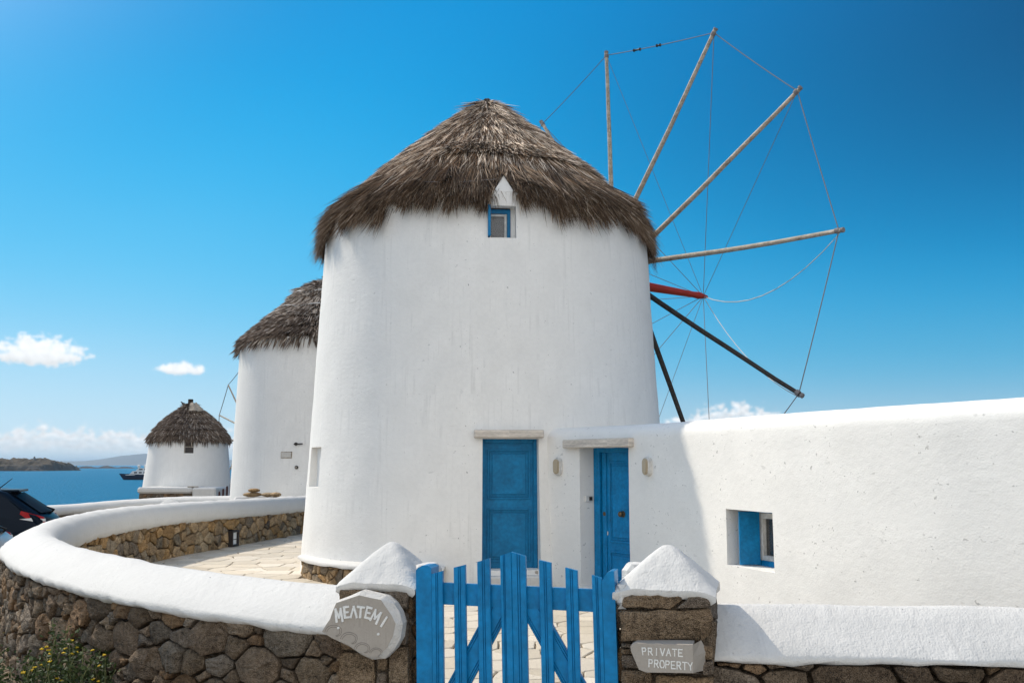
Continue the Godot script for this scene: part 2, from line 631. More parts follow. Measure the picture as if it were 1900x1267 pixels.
func coloured(m: ArrayMesh, f: Callable) -> ArrayMesh:
	var a := m.surface_get_arrays(0)
	var v: PackedVector3Array = a[Mesh.ARRAY_VERTEX]
	var n: PackedVector3Array = a[Mesh.ARRAY_NORMAL]
	var c := PackedColorArray()
	c.resize(v.size())
	for i in v.size():
		c[i] = f.call(v[i], n[i])
	a[Mesh.ARRAY_COLOR] = c
	var r := ArrayMesh.new()
	r.add_surface_from_arrays(Mesh.PRIMITIVE_TRIANGLES, a)
	return r

func build_far_shores() -> void:
	var ground_tone := func(v: Vector3, n: Vector3) -> Color:
		var k := smoothstep(-3.5, 3.0, v.y + 2.5 * soft.get_noise_2d(v.x * 0.03, v.z * 0.03))
		return Color(0.075, 0.070, 0.066).lerp(Color(0.125, 0.098, 0.062), k)
	var st := begin()
	# the near island with its cliffs towards the east
	var top := func(u: float) -> float:
		var x := 0.5 + u * 0.5
		var h := 13.0 + 3.6 * smoothstep(0.35, 0.72, x) - 1.5 * sin(x * 9.0)
		h *= smoothstep(1.0, 0.86, x) * 0.42 + 0.58 * smoothstep(0.995, 0.945, x)
		return h * smoothstep(0.0, 0.25, x)
	rocky(st, Vector2(-792, 1470), Vector2(132, 75), top, 130, 48, 6.0, 0.0)
	structure("island", coloured(done(st), ground_tone), mat.island_rock, "brown rocky island lying low across the bay at left")
	st = begin()
	tube(st, [P(-694.5, 7.0, 1450), P(-694.5, 11.5, 1450), P(-694.5, 13.2, 1450)], [2.6, 1.6, 0.5], 8)
	mark(put("cairn", done(st), mat.hill_rock), "small stone cairn on the crest of the near island", "cairn")
	st = begin()
	rocky(st, Vector2(-1000, 2430), Vector2(92, 24), func(u: float) -> float: return 5.8 * (1.0 - u * u) * (0.75 + 0.35 * sin(u * 11.0)), 60, 14, 2.0, 40.0)
	rocky(st, Vector2(-850, 2440), Vector2(60, 12), func(u: float) -> float: return 2.2 * (1.0 - u * u), 30, 8, 0.8, 70.0)
	structure("islet", coloured(done(st), ground_tone), mat.island_rock, "low pale reef of rocks in the sea before the horizon")
	st = begin()
	var ridge := func(u: float) -> float:
		var x := -6600.0 + u * 9000.0
		var h := 40.0 * exp(-pow((x + 5600.0) / 420.0, 2.0)) + 112.0 * exp(-pow((x + 4650.0) / 520.0, 2.0)) + 70.0 * exp(-pow((x + 3700.0) / 900.0, 2.0)) + 80.0 * exp(-pow((x - 300.0) / 1500.0, 2.0))
		return h + 14.0 * soft.get_noise_2d(x * 0.003, 2.0) * minf(1.0, h * 0.03)
	var at := func(u: float, v: float) -> Vector3:
		var h: float = ridge.call(u)
		return P(-6600.0 + u * 9000.0, -8.0 + h * sin(v * PI), 11600.0 + v * 1500.0)
	sheet(st, steps(0, 1, 140), steps(0, 1, 12), at)
	structure("hills", done(st), mat.hill_rock, "far hazy blue hills on the horizon beyond the island")

# =================================================================== round towers
func round_at(r: Callable) -> Callable:
	return func(t: float, y: float) -> Vector3:
		var k: float = r.call(y)
		var p := Vector3(sin(t), 0, cos(t))
		k += 0.010 * soft.get_noise_3d(p.x * 2.6, y * 0.9, p.z * 2.6) + 0.004 * soft.get_noise_3d(p.x * 9.0, y * 3.4, p.z * 9.0)
		return p * k + Vector3(0, y, 0)

# thatch laid as single stalks: prof runs from peak to eaves as [radius, height]
func thatch(roof: Node3D, prof: Array, count: int, long: float, wide: float, tone: Callable, bend: Callable, lift := 0.10, variants := 2, called := "thatch") -> void:
	var area := [0.0]
	for i in prof.size() - 1:
		var a := Vector2(prof[i][0], prof[i][1])
		var b := Vector2(prof[i + 1][0], prof[i + 1][1])
		area.append(area[-1] + a.distance_to(b) * (a.x + b.x) * 0.5)
	for k in variants:
		var st := begin()
		var z := [0.0, 0.5 + 0.3 * k, 1.2 + 1.0 * k]
		var wd := [0.6, 1.0, 0.12]
		for j in 2:
			var y0 := j * 0.55
			var y1 := 0.55 if j == 0 else 1.0
			var a := Vector3(-wd[j] * 0.5, y0, z[j])
			var b := Vector3(wd[j] * 0.5, y0, z[j])
			var c := Vector3(wd[j + 1] * 0.5, y1, z[j + 1])
			var d := Vector3(-wd[j + 1] * 0.5, y1, z[j + 1])
			var r0 := Vector3(0, y0, z[j] + wd[j] * 0.6)
			var r1 := Vector3(0, y1, z[j + 1] + wd[j + 1] * 0.6)
			quad(st, a, r0, r1, d)
			quad(st, r0, b, c, r1)
		var stalk := done(st)
		var n := count / variants
		var buf := PackedFloat32Array()
		buf.resize(n * 16)
		var o := 0
		while o < n:
			var q = rng.randf() * area[-1]
			var i := clampi(area.bsearch(q) - 1, 0, prof.size() - 2)
			var f: float = (q - area[i]) / (area[i + 1] - area[i])
			var r: float = lerpf(prof[i][0], prof[i + 1][0], f)
			var y: float = lerpf(prof[i][1], prof[i + 1][1], f)
			var t := rng.randf_range(-PI, PI)
			var down2 := Vector2(prof[i + 1][0] - prof[i][0], prof[i + 1][1] - prof[i][1]).normalized()
			var how: Dictionary = bend.call(t, r, y, down2)
			if how.is_empty():
				continue
			t = how.t
			var out := Vector3(sin(t), 0, cos(t))
			var across := Vector3(cos(t), 0, -sin(t))
			var d2: Vector2 = how.down
			var dir = (out * d2.x + Vector3.UP * d2.y + across * (rng.randfn(0, 0.12) + how.side)).normalized()
			var nrm = dir.cross(across).normalized()
			if nrm.dot(out + Vector3.UP) < 0:
				nrm = -nrm
			dir = (dir + nrm * (rng.randf_range(0.25, 1.0) * lift + how.raise)).normalized()
			var len: float = long * rng.randf_range(0.6, 1.15) * how.len
			var sx = dir.cross(nrm).normalized() * wide * rng.randf_range(0.6, 1.4)
			var sz = nrm * wide
			var at = out * r + Vector3.UP * y + nrm * rng.randf_range(-0.01, 0.035)
			var sy = dir * len
			var c: Color = tone.call(t, y)
			var at16 := o * 16
			buf[at16] = sx.x; buf[at16 + 1] = sy.x; buf[at16 + 2] = sz.x; buf[at16 + 3] = at.x
			buf[at16 + 4] = sx.y; buf[at16 + 5] = sy.y; buf[at16 + 6] = sz.y; buf[at16 + 7] = at.y
			buf[at16 + 8] = sx.z; buf[at16 + 9] = sy.z; buf[at16 + 10] = sz.z; buf[at16 + 11] = at.z
			buf[at16 + 12] = c.r; buf[at16 + 13] = c.g; buf[at16 + 14] = c.b; buf[at16 + 15] = 1.0
			o += 1
		scatter(called, stalk, mat.straw, buf, n, roof)

func scatter(called: String, m: Mesh, mt: Material, buf: PackedFloat32Array, n: int, parent: Node3D) -> void:
	var mm := MultiMesh.new()
	mm.transform_format = MultiMesh.TRANSFORM_3D
	mm.use_colors = true
	mm.mesh = m
	mm.instance_count = n
	mm.buffer = buf
	var o := MultiMeshInstance3D.new()
	o.name = piece_name(called, parent)
	o.multimesh = mm
	o.material_override = mt
	o.set_meta("kind", "stuff")
	parent.add_child(o, true)

func lathe(prof: Array, n: int, rough: float, low = null) -> ArrayMesh:
	var st := begin()
	var us := steps(0, TAU, n)
	var vs := []
	for i in prof.size():
		vs.append(float(i))
	sheet(st, us, vs, func(t: float, v: float) -> Vector3:
		var i := int(v)
		var r: float = prof[i][0]
		var y: float = prof[i][1]
		if low != null:
			var m: float = low.call(t)
			if y < m:
				r -= 0.05
				y = m
		t = fmod(t, TAU)
		r += rough * soft.get_noise_3d(sin(t) * 3.0, y * 3.0, cos(t) * 3.0) * minf(1.0, r * 2.0)
		return Vector3(sin(t) * r, y, -cos(t) * r) * Vector3(1, 1, -1))
	return done(st)

func between_angles(t: float, c: float) -> float:
	return absf(wrapf(t - c, -PI, PI))

func build_main_mill() -> void:
	var mill := thing("windmill", "large white round windmill with shaggy thatched cap and bare sail spokes, nearest", "windmill", P(TX, 0, TD))
	var at := round_at(func(y: float) -> float: return 2.70 - 0.053 * y)
	var door := [deg_to_rad(0.5), deg_to_rad(16.1), 0.22, 1.82]
	var high := [deg_to_rad(1.8), deg_to_rad(10.4), 4.41, 4.84]
	var niche := [deg_to_rad(-69.5), deg_to_rad(-58.4), 1.195, 1.74]
	var st := begin()
	var edges := []
	var rows := []
	for h in [door, high, niche]:
		edges.append_array([h[0], h[1]])
		rows.append_array([h[2], h[3]])
	sheet(st, steps(-PI, PI, 128, edges), steps(-0.1, 5.03, 43, rows), at, [door, high, niche])
	# the wall runs on up into the gap in the thatch over the small window
	sheet(st, steps(-1, 1, 6), steps(5.03, 5.26, 5), func(u: float, y: float) -> Vector3:
		var t := deg_to_rad(6.75) + u * lerpf(0.055, 0.002, (y - 5.03) / 0.23)
		var r := 2.4350 - 0.25 * (y - 5.03)
		return Vector3(sin(t) * r, y, cos(t) * r))
	var inner := {}
	for pair in [["door", door, 0.20], ["high", high, 0.15], ["niche", niche, 0.09]]:
		var h: Array = pair[1]
		var tc: float = (h[0] + h[1]) * 0.5
		var n := Vector3(sin(tc), 0, cos(tc))
		var rad: float = (2.70 - 0.053 * (h[2] + h[3]) * 0.5) * cos((h[1] - h[0]) * 0.5)
		inner[pair[0]] = reveal(st, h, at, -n, -(rad - pair[2]), Vector3.ZERO)
	# the back of the niche
	var c: Array = inner.niche
	quad(st, c[0], c[3], c[2], c[1])
	put("wall", done(st), mat.plaster, mill)
	door_leaf(mill, "door", inner.door, 0.035)
	mill_window(mill, inner.high)
	# lintel of weathered wood over the door
	var td := deg_to_rad(7.7)
	var lintel := put("lintel", box_mesh(Vector3(-0.435, 0, -0.16), Vector3(0.435, 0.10, 0.09), 0.012), mat.lintel_wood, mill)
	lintel.position = Vector3(sin(td), 0, cos(td)) * 2.60 + Vector3(0.0, 1.832, 0)
	lintel.rotation.y = td - deg_to_rad(3.0)
	var sill := put("door_sill", box_mesh(Vector3(-0.33, -0.05, -0.2), Vector3(0.36, 0.0, 0.09), 0.01), mat.slate, mill)
	sill.position = Vector3(sin(td), 0, cos(td)) * 2.58 + Vector3(0, 0.213, 0)
	sill.rotation.y = td
	# roof
	var prof := [[0.02, 7.14], [0.13, 7.09], [0.33, 6.94], [0.62, 6.70], [1.02, 6.37], [1.38, 6.06], [1.55, 5.91], [1.79, 5.68], [2.00, 5.46], [2.20, 5.26], [2.36, 5.12], [2.455, 5.05], [2.46, 5.02]]
	var gap := deg_to_rad(6.75)
	var roof := put("roof", lathe(prof, 160, 0.06, func(t: float) -> float: return lerpf(5.28, 5.02, smoothstep(0.0, 0.06, between_angles(t, gap)))), mat.thatch_core, mill)
	var ragged := FastNoiseLite.new()
	ragged.seed = 3
	ragged.frequency = 1.0
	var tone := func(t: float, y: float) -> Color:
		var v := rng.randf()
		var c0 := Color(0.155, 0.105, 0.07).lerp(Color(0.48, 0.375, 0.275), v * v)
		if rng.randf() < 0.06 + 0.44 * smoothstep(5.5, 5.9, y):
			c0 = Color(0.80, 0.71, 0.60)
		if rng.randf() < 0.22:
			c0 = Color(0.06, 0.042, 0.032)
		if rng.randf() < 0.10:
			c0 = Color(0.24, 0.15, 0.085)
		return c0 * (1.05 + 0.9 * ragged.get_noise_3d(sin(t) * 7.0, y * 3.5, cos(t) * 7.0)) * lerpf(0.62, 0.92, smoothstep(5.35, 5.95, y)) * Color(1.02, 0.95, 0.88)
	var bend := func(t: float, r: float, y: float, d: Vector2) -> Dictionary:
		var o := {"t": t, "down": d, "side": 0.0, "raise": 0.0, "len": 1.0}
		o.side = 0.45 * ragged.get_noise_2d(sin(t) * 7.0 + y * 5.0, cos(t) * 7.0)
		o.raise = 0.10 * ragged.get_noise_3d(sin(t) * 6.0, y * 4.0, cos(t) * 6.0)
		# two rows whose ends stand proud
		for row in [5.86, 6.62]:
			var dy: float = y - row + 0.10 * ragged.get_noise_2d(t * 1.3, row * 7.0)
			var bold: float = 0.25 + 0.75 * smoothstep(-0.7, -0.1, t) * smoothstep(1.7, 1.2, t) if row < 6.5 else 0.3
			if dy > -0.02 and dy < 0.20:
				o.raise += 0.19 * bold
				o.len = lerpf(1.0, 0.6, bold)
			elif dy <= -0.02 and dy > -0.22:
				o.raise -= 0.05 * bold
		if y < 5.62:
			# the skirt: long stalks that hang over the edge and end in ragged tufts
			var round_side := smoothstep(0.80, -0.1, cos(t + 0.1))
			var low := 4.84 - 0.10 * round_side + 0.22 * ragged.get_noise_2d(sin(t) * 9.0, cos(t) * 9.0) + 0.48 * ragged.get_noise_2d(sin(t) * 19.0, cos(t) * 21.0) + rng.randf_range(-0.03, 0.05)
			low = minf(low, y - 0.16)
			var go := Vector2(2.52 - 0.03 * round_side - r, low - y)
			o.down = go.normalized()
			o.len = go.length() / 0.46
			o.raise = 0.02
			o.side = 0.30 * ragged.get_noise_2d(sin(t) * 14.0, cos(t) * 14.0)
		var off := wrapf(t - gap, -PI, PI)
		if absf(off) < 0.13 and y < 5.95:
			# the stalks part over the little window
			var room := (y - 5.16) / 0.40 + absf(off) * absf(off) * 150.0
			if room < 0.16:
				return {}
			o.len = minf(o.len, room)
			o.side = signf(off) * 0.30 * smoothstep(0.13, 0.04, absf(off)) * smoothstep(5.55, 5.30, y)
		return o
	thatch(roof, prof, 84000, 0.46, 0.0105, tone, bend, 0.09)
	# the fringe gets more stalks
	var fringe := [[1.86, 5.62], [2.02, 5.44], [2.22, 5.26], [2.38, 5.12], [2.47, 5.05]]
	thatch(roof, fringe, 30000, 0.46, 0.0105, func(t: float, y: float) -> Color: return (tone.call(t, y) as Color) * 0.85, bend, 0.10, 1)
	# wiry cap at the peak
	var peak := begin()
	for k in 26:
		var a := rng.randf() * TAU
		var b := Vector3(sin(a), 0, cos(a))
		tube(peak, [Vector3(0, 7.10, 0) + b * 0.13, Vector3(0, 7.17 + 0.03 * rng.randf(), 0) + b * 0.03, Vector3(0, 7.11, 0) - b * 0.13], [0.016], 4)
	put("peak_binding", done(peak), mat.thatch_core, roof)
	# wires that hold the fringe down
	for w in [[2.27, 5.20, -0.55, 0.08], [2.30, 5.16, 0.5, 1.1]]:
		var pts := []
		for i in 15:
			var t := lerpf(w[2], w[3], i / 14.0)
			pts.append(Vector3(sin(t) * (w[0] + 0.10), w[1] + 0.02 * sin(i * 0.5), cos(t) * (w[0] + 0.10)))
		put("binding_wire", tube_mesh(pts, [0.0035], 4), mat.rope, roof)
	# sail wheel: red shaft, wooden spokes, stays
	var hub := P(1.814 - TX, 4.576, 16.56 - TD)
	var axis := Vector3(0.793, -0.013, -0.61).normalized()
	var su := Vector3(0.61, 0.0, 0.792)
	var sv := axis.cross(su).normalized()
	if sv.y < 0:
		sv = -sv
	var polar := func(deg: float, r: float) -> Vector3: return hub + (su * cos(deg_to_rad(deg)) + sv * sin(deg_to_rad(deg))) * r
	var shaft := begin()
	tube(shaft, [hub - axis * 2.2, hub + axis * 0.1, hub + axis * 1.85, hub + axis * 2.0, hub + axis * 2.22], [0.10, 0.092, 0.055, 0.066, 0.026], 10)
	put("sail_shaft", done(shaft), mat.red_paint, mill)
	var hubm := begin()
	tube(hubm, [hub - axis * 0.32, hub - axis * 0.28, hub + axis * 0.28, hub + axis * 0.32], [0.14, 0.19, 0.19, 0.14], 12)
	put("hub", done(hubm), mat.spar, mill)
	# near point and tip of each spoke, as angle and reach in the plane of the wheel
	var spokes := [[100.0, 0.8, 121.7, 3.96], [95.5, 2.06, 94.1, 4.14], [72.3, 1.5, 59.3, 4.26], [38.3, 1.13, 31.2, 4.32], [20.1, 0.74, 1.0, 4.30], [-24.1, 0.82, -30.4, 4.15], [-52.6, 1.32, -61.5, 4.2], [-90.0, 0.8, -91.0, 4.2], [-120.0, 0.8, -121.0, 4.2], [-150.0, 0.8, -151.0, 4.15], [180.0, 0.8, 180.0, 4.2], [150.0, 0.8, 151.0, 4.15]]
	var ends := []
	for s in spokes:
		var near: Vector3 = polar.call(s[0], s[1])
		var tip: Vector3 = polar.call(s[2], s[3])
		ends.append(tip)
		var d := (tip - near).normalized()
		var start = near - d * s[1]
		var pts := []
		var rad := []
		var sag := sv * -0.03
		for i in 9:
			var f := i / 8.0
			pts.append(start.lerp(tip + d * 0.05, f) + sag * sin(f * PI) + Vector3(soft.get_noise_2d(f * 2.0, s[2]), soft.get_noise_2d(s[2], f * 2.0), 0) * 0.012)
			rad.append(lerpf(0.048, 0.031, f))
		var dark_spoke: bool = s[2] < -20.0 and s[2] > -70.0  # the two lower right spokes take a darker wood tone
		var sp := put("spoke", tube_mesh(pts, rad, 7), mat.spar_dark if dark_spoke else mat.spar, mill, "dark sail spoke" if dark_spoke else "")
		var lash := begin()
		tube(lash, [tip - d * 0.05, tip + d * 0.01], [0.041], 7)
		tube(lash, [tip + d * 0.04, tip + d * 0.075], [0.038], 7)
		put("lashing", done(lash), mat.rope, sp)
	var tip_of_shaft := hub + axis * 2.12
	for i in 12:
		rope(mill, ends[i], ends[(i + 1) % 12], 0.02, 0.0075, mat.rope)
	for i in 12:
		if i == 4 or i == 5:
			rope(mill, ends[i] + Vector3(0, -0.05, 0), tip_of_shaft, 0.42 if i == 4 else 0.25, 0.0075, mat.rope_pale)
		else:
			rope(mill, ends[i], tip_of_shaft, 0.0, 0.0052, mat.rope)
	var turn := begin()
	for k in [[0.28, 0.34], [0.5, 0.53]]:
		var a: Vector3 = ends[1].lerp(ends[2], k[0])
		var b: Vector3 = ends[1].lerp(ends[2], k[1])
		turn = begin()
		tube(turn, [a + Vector3(0, -0.018, 0), a.lerp(b, 0.2) + Vector3(0, -0.018, 0), a.lerp(b, 0.8) + Vector3(0, -0.018, 0), b + Vector3(0, -0.018, 0)], [0.03, 0.016, 0.016, 0.03], 7)
		put("rope_shackle", done(turn), mat.iron, mill)

func rope(parent: Node3D, a: Vector3, b: Vector3, sag: float, r: float, m: Material) -> void:
	var pts := []
	for i in 11:
		var f := i / 10.0
		pts.append(a.lerp(b, f) + Vector3(0, -sag * 4.0 * f * (1.0 - f), 0))
	put("rope", tube_mesh(pts, [r], 4), m, parent)

# corners: left bottom, left top, right top, right bottom of the inner edge of an opening; the leaf fills it
func local_frame(c: Array) -> Array:
	var w := ((c[3] - c[0]) as Vector3).length()
	var h := ((c[1] - c[0]) as Vector3).length()
	var x: Vector3 = (c[3] - c[0]).normalized()
	var z := x.cross(Vector3.UP).normalized()
	return [Transform3D(Basis(x, Vector3.UP, z), c[0]), w, h]

func raised_panel(st: SurfaceTool, x0: float, x1: float, y0: float, y1: float, z: float) -> void:
	# a sunk moulding with a raised field
	for b in [[0.0, 0.022, 0.012], [0.030, 0.012, 0.007]]:
		var i: float = b[0]
		var w: float = b[1]
		box(st, Vector3(x0 + i, y0 + i, z), Vector3(x0 + i + w, y1 - i, z + b[2]), 0.004)
		box(st, Vector3(x1 - i - w, y0 + i, z), Vector3(x1 - i, y1 - i, z + b[2]), 0.004)
		box(st, Vector3(x0 + i + w + 0.001, y0 + i, z), Vector3(x1 - i - w - 0.001, y0 + i + w, z + b[2]), 0.004)
		box(st, Vector3(x0 + i + w + 0.001, y1 - i - w, z), Vector3(x1 - i - w - 0.001, y1 - i, z + b[2]), 0.004)
	box(st, Vector3(x0 + 0.06, y0 + 0.06, z - 0.002), Vector3(x1 - 0.06, y1 - 0.06, z + 0.010), 0.006)

func door_leaf(parent: Node3D, called: String, c: Array, inset: float) -> MeshInstance3D:
	var f := local_frame(c)
	var w: float = f[1]
	var h: float = f[2]
	var st := begin()
	box(st, Vector3(0.002, -0.02, -0.06), Vector3(w - 0.002, h + 0.02, -0.002))
	# stiles and rails of the frame
	box(st, Vector3(0.002, -0.015, 0.0), Vector3(0.055, h + 0.01, 0.035), 0.005)
	box(st, Vector3(w - 0.055, -0.015, 0.0), Vector3(w - 0.002, h + 0.01, 0.035), 0.005)
	box(st, Vector3(0.056, h - 0.05, 0.0), Vector3(w - 0.056, h + 0.01, 0.035), 0.005)
	var o := put(called, done(st), mat.blue_door, parent)
	o.transform = f[0]
	for y in [[0.08, h * 0.46], [h * 0.53, h - 0.13]]:
		var p := begin()
		raised_panel(p, 0.09, w - 0.09, y[0], y[1], 0.0)
		put("panel", done(p), mat.blue_door, o)
	return o

func mill_window(mill: Node3D, c: Array) -> void:
	var f := local_frame(c)
	var w: float = f[1]
	var h: float = f[2]
	var st := begin()
	box(st, Vector3(-0.01, -0.01, -0.05), Vector3(w + 0.01, h + 0.01, -0.04))
	var o := put("window", done(st), mat.dark_room, mill)
	o.transform = f[0]
	var fr := begin()
	box(fr, Vector3(0.0, 0.0, -0.04), Vector3(0.035, h, 0.02), 0.004)
	box(fr, Vector3(w - 0.105, 0.0, -0.04), Vector3(w - 0.06, h - 0.02, 0.02), 0.004)
	box(fr, Vector3(0.036, h - 0.075, -0.04), Vector3(w - 0.106, h - 0.02, 0.02), 0.004)
	put("frame", done(fr), mat.blue_door, o)
	var sh := begin()
	box(sh, Vector3(0.0, 0.02, 0.022), Vector3(0.035, h, 0.20), 0.004)
	put("shutter", done(sh), mat.blue_gate, o)
	var cs := begin()
	box(cs, Vector3(0.036, 0.0, -0.035), Vector3(0.052, h - 0.076, 0.0), 0.003)
	box(cs, Vector3(w - 0.14, 0.0, -0.035), Vector3(w - 0.106, h - 0.076, 0.0), 0.003)
	box(cs, Vector3(0.053, h - 0.11, -0.035), Vector3(w - 0.141, h - 0.076, 0.0), 0.003)
	box(cs, Vector3(0.053, 0.0, -0.035), Vector3(w - 0.141, 0.025, 0.0), 0.003)
	put("casement", done(cs), mat.white_paint, o)
	put("pane", box_mesh(Vector3(0.053, 0.026, -0.028), Vector3(w - 0.141, h - 0.111, -0.024)), mat.pane, o)
	var fill := put("surround", box_mesh(Vector3(w - 0.059, 0.0, -0.04), Vector3(w + 0.01, h, 0.0)), mat.plaster, o)
	fill.name = "surround"

# =================================================================== the low house against the mill
func build_annex() -> void:
	var raw := [Vector2(4.92, 4.39), Vector2(4.27, 5.40), Vector2(3.40, 6.79), Vector2(2.96, 7.54), Vector2(2.47, 8.65), Vector2(1.65, 10.80), Vector2(1.0, 11.90), Vector2(0.42, 12.55), Vector2(0.02, 12.95)]
	var line := Line.new(catmull(raw, 0.1))
	var house := thing("house", "low white plastered house with rounded roof edge joined to the near windmill", "house", P(2.47, 0, 8.65))
	var org := Vector2(2.47, 8.65)
	var k := line.total / 9.93
	var top := 1.80
	var rad := 0.16
	var at := func(u: float, v: float) -> Vector3:
		var p := line.at(u) - org
		var n := line.left(u)          # points to the street side
		var inn := 0.0
		var y := v
		if v > top + rad + 3.0:
			inn = 3.4
			y = top + rad - (v - top - rad - 3.0)
		elif v > top + rad:
			inn = rad + (v - top - rad) / 3.0 * (3.4 - rad)
			y = top + rad + 0.03 * sin((v - top - rad) / 3.0 * PI)
		elif v > top:
			var a := (v - top) / rad * PI * 0.5
			inn = rad * (1.0 - cos(a))
			y = top + rad * sin(a)
		var bump := 0.009 * soft.get_noise_3d(p.x * 0.9, y * 0.9, p.y * 0.9) + 0.004 * soft.get_noise_3d(p.x * 3.1, y * 3.1, p.y * 3.1)
		p -= n * (inn + bump)
		return Vector3(p.x, y + bump * 0.7, -p.y)
	var win := [5.29 * k, 6.06 * k, 0.545, 1.075]
	var door := [7.90 * k, 8.78 * k, 0.06, 1.70]
	var st := begin()
	var vs := steps(-0.1, top, 16, [win[2], win[3], door[2], door[3]])
	for i in range(1, 8):
		vs.append(top + rad * i / 7.0)
	for i in range(1, 7):
		vs.append(top + rad + i * 0.5)
	vs.append(top + rad + 3.0 + 1.0)
	vs.append(top + rad + 3.0 + 2.0)
	# walked from near right to far left, so u falls from left to right in the picture
	sheet(st, steps(0, line.total, 76, [win[0], win[1], door[0], door[1]]), vs, at, [win, door])
	var end := []
	for v in vs:
		end.append(at.call(0.0, v))
	for i in range(1, end.size() - 1):
		tri(st, end[0], end[i], end[i + 1])
	var corner := {}
	for pair in [["win", win, 0.27], ["door", door, 0.24]]:
		var h: Array = pair[1]
		var mid := line.at((h[0] + h[1]) * 0.5) - org
		var n := line.left((h[0] + h[1]) * 0.5)
		var inward := Vector3(-n.x, 0, n.y)
		corner[pair[0]] = reveal(st, h, at, inward, pair[2], Vector3(mid.x, 0, -mid.y))
	put("wall", done(st), mat.plaster_worn, house)
	# corner lists come as u0 bottom, u0 top, u1 top, u1 bottom; u1 is the left one seen from the street
	var d: Array = corner.door
	var leaf := door_two(house, [d[3], d[2], d[1], d[0]])
	var wn: Array = corner.win
	house_window(house, [wn[3], wn[2], wn[1], wn[0]])
	# lintel
	var a3: Vector3 = at.call(9.0 * k, 1.74)
	var b3: Vector3 = at.call(7.80 * k, 1.74)
	var l := put("lintel", box_mesh(Vector3(0, -0.05, -0.12), Vector3(a3.distance_to(b3), 0.055, 0.075), 0.012), mat.lintel_wood, house)
	var lx := (b3 - a3).normalized()
	l.transform = Transform3D(Basis(lx, Vector3.UP, lx.cross(Vector3.UP).normalized()), a3 + Vector3(0, 0.01, 0))
	# fittings of its front: two bulkhead lamps and the bell push by the door
	for s in [[9.13, "oval white wall lamp between the two blue doors"], [7.52, "oval white wall lamp right of the house door"]]:
		var p: Vector3 = at.call(s[0] * k, 1.475)
		var n2 := line.left(s[0] * k)
		wall_lamp(house.position + p, Vector3(n2.x, 0, -n2.y), s[1])
	var j0: Vector3 = at.call(8.78 * k, 1.09)
	var nn := line.left(8.4 * k)
	var outw := Vector3(nn.x, 0, -nn.y)
	var bell := thing("bell_push", "small grey bell push on the white jamb beside the house door", "doorbell", house.position + j0 - outw * 0.13)
	var facing := Vector3.UP.cross(outw).normalized()
	if facing.x < 0:
		facing = -facing
	bell.transform.basis = Basis(Vector3.UP.cross(facing), Vector3.UP, facing)
	put("plate", box_mesh(Vector3(-0.055, -0.035, -0.01), Vector3(0.055, 0.035, 0.02), 0.005), mat.white_paint, bell)
	put("button", box_mesh(Vector3(-0.005, -0.022, 0.02), Vector3(0.045, 0.022, 0.027), 0.004), mat.iron, bell)

func wall_lamp(at: Vector3, n: Vector3, label: String) -> void:
	var o := thing("wall_lamp", label, "lamp", at, 0.0, "oval wall lamps beside the house door")
	o.transform.basis = Basis(Vector3.UP.cross(n).normalized(), Vector3.UP, n)
	var oval := func(rx: float, ry: float) -> PackedVector2Array:
		var p := PackedVector2Array()
		for i in 20:
			var a := TAU * i / 20.0
			var q := Vector2(cos(a), sin(a))
			p.append(Vector2(q.x * rx, clampf(q.y * rx, -rx, rx) + signf(q.y) * (ry - rx)))
		return p
	var st := begin()
	prism(st, oval.call(0.062, 0.107), -0.02, 0.035)
	prism(st, oval.call(0.056, 0.10), 0.036, 0.052)
	put("housing", done(st), mat.white_paint, o)
	var ln := begin()
	prism(ln, oval.call(0.046, 0.09), 0.052, 0.066)
	prism(ln, oval.call(0.036, 0.078), 0.0665, 0.074)
	put("lens", done(ln), mat.lens, o)

func door_two(house: Node3D, c: Array) -> MeshInstance3D:
	var f := local_frame(c)
	var w: float = f[1]
	var h: float = f[2]
	var st := begin()
	box(st, Vector3(-0.01, -0.02, -0.06), Vector3(w + 0.01, h + 0.02, -0.002))
	box(st, Vector3(0.002, -0.015, 0.0), Vector3(0.11, h + 0.01, 0.045), 0.006)
	box(st, Vector3(w - 0.06, -0.015, 0.0), Vector3(w - 0.002, h + 0.01, 0.045), 0.006)
	box(st, Vector3(0.111, h - 0.055, 0.0), Vector3(w - 0.061, h + 0.01, 0.045), 0.006)
	var o := put("door", done(st), mat.blue_gate, house)
	o.transform = f[0]
	box_lines(o, w, h)
	for y in [[0.06, 0.42], [0.52, h - 0.16]]:
		var p := begin()
		raised_panel(p, 0.25, w - 0.14, y[0], y[1], 0.0)
		put("panel", done(p), mat.blue_gate, o)
	var kn := begin()
	ball(kn, Vector3(0.50, 0.86, 0.05), Vector3(0.035, 0.035, 0.03), 12, 8)
	tube(kn, [Vector3(0.50, 0.86, 0.0), Vector3(0.50, 0.86, 0.03)], [0.045, 0.03], 12)
	put("knob", done(kn), mat.brass, o)
	var lk := begin()
	tube(lk, [Vector3(0.165, 0.85, 0.0), Vector3(0.165, 0.85, 0.016)], [0.026], 12)
	put("lock", done(lk), mat.brass, o)
	put("keyhole_plate", box_mesh(Vector3(0.205, 0.60, 0.0), Vector3(0.218, 0.645, 0.006)), mat.white_paint, o)
	return o

func box_lines(o: Node3D, w: float, h: float) -> void:
	var st := begin()
	box(st, Vector3(0.125, 0.0, 0.0), Vector3(0.20, h - 0.06, 0.014), 0.004)
	put("door_edge", done(st), mat.blue_gate, o)

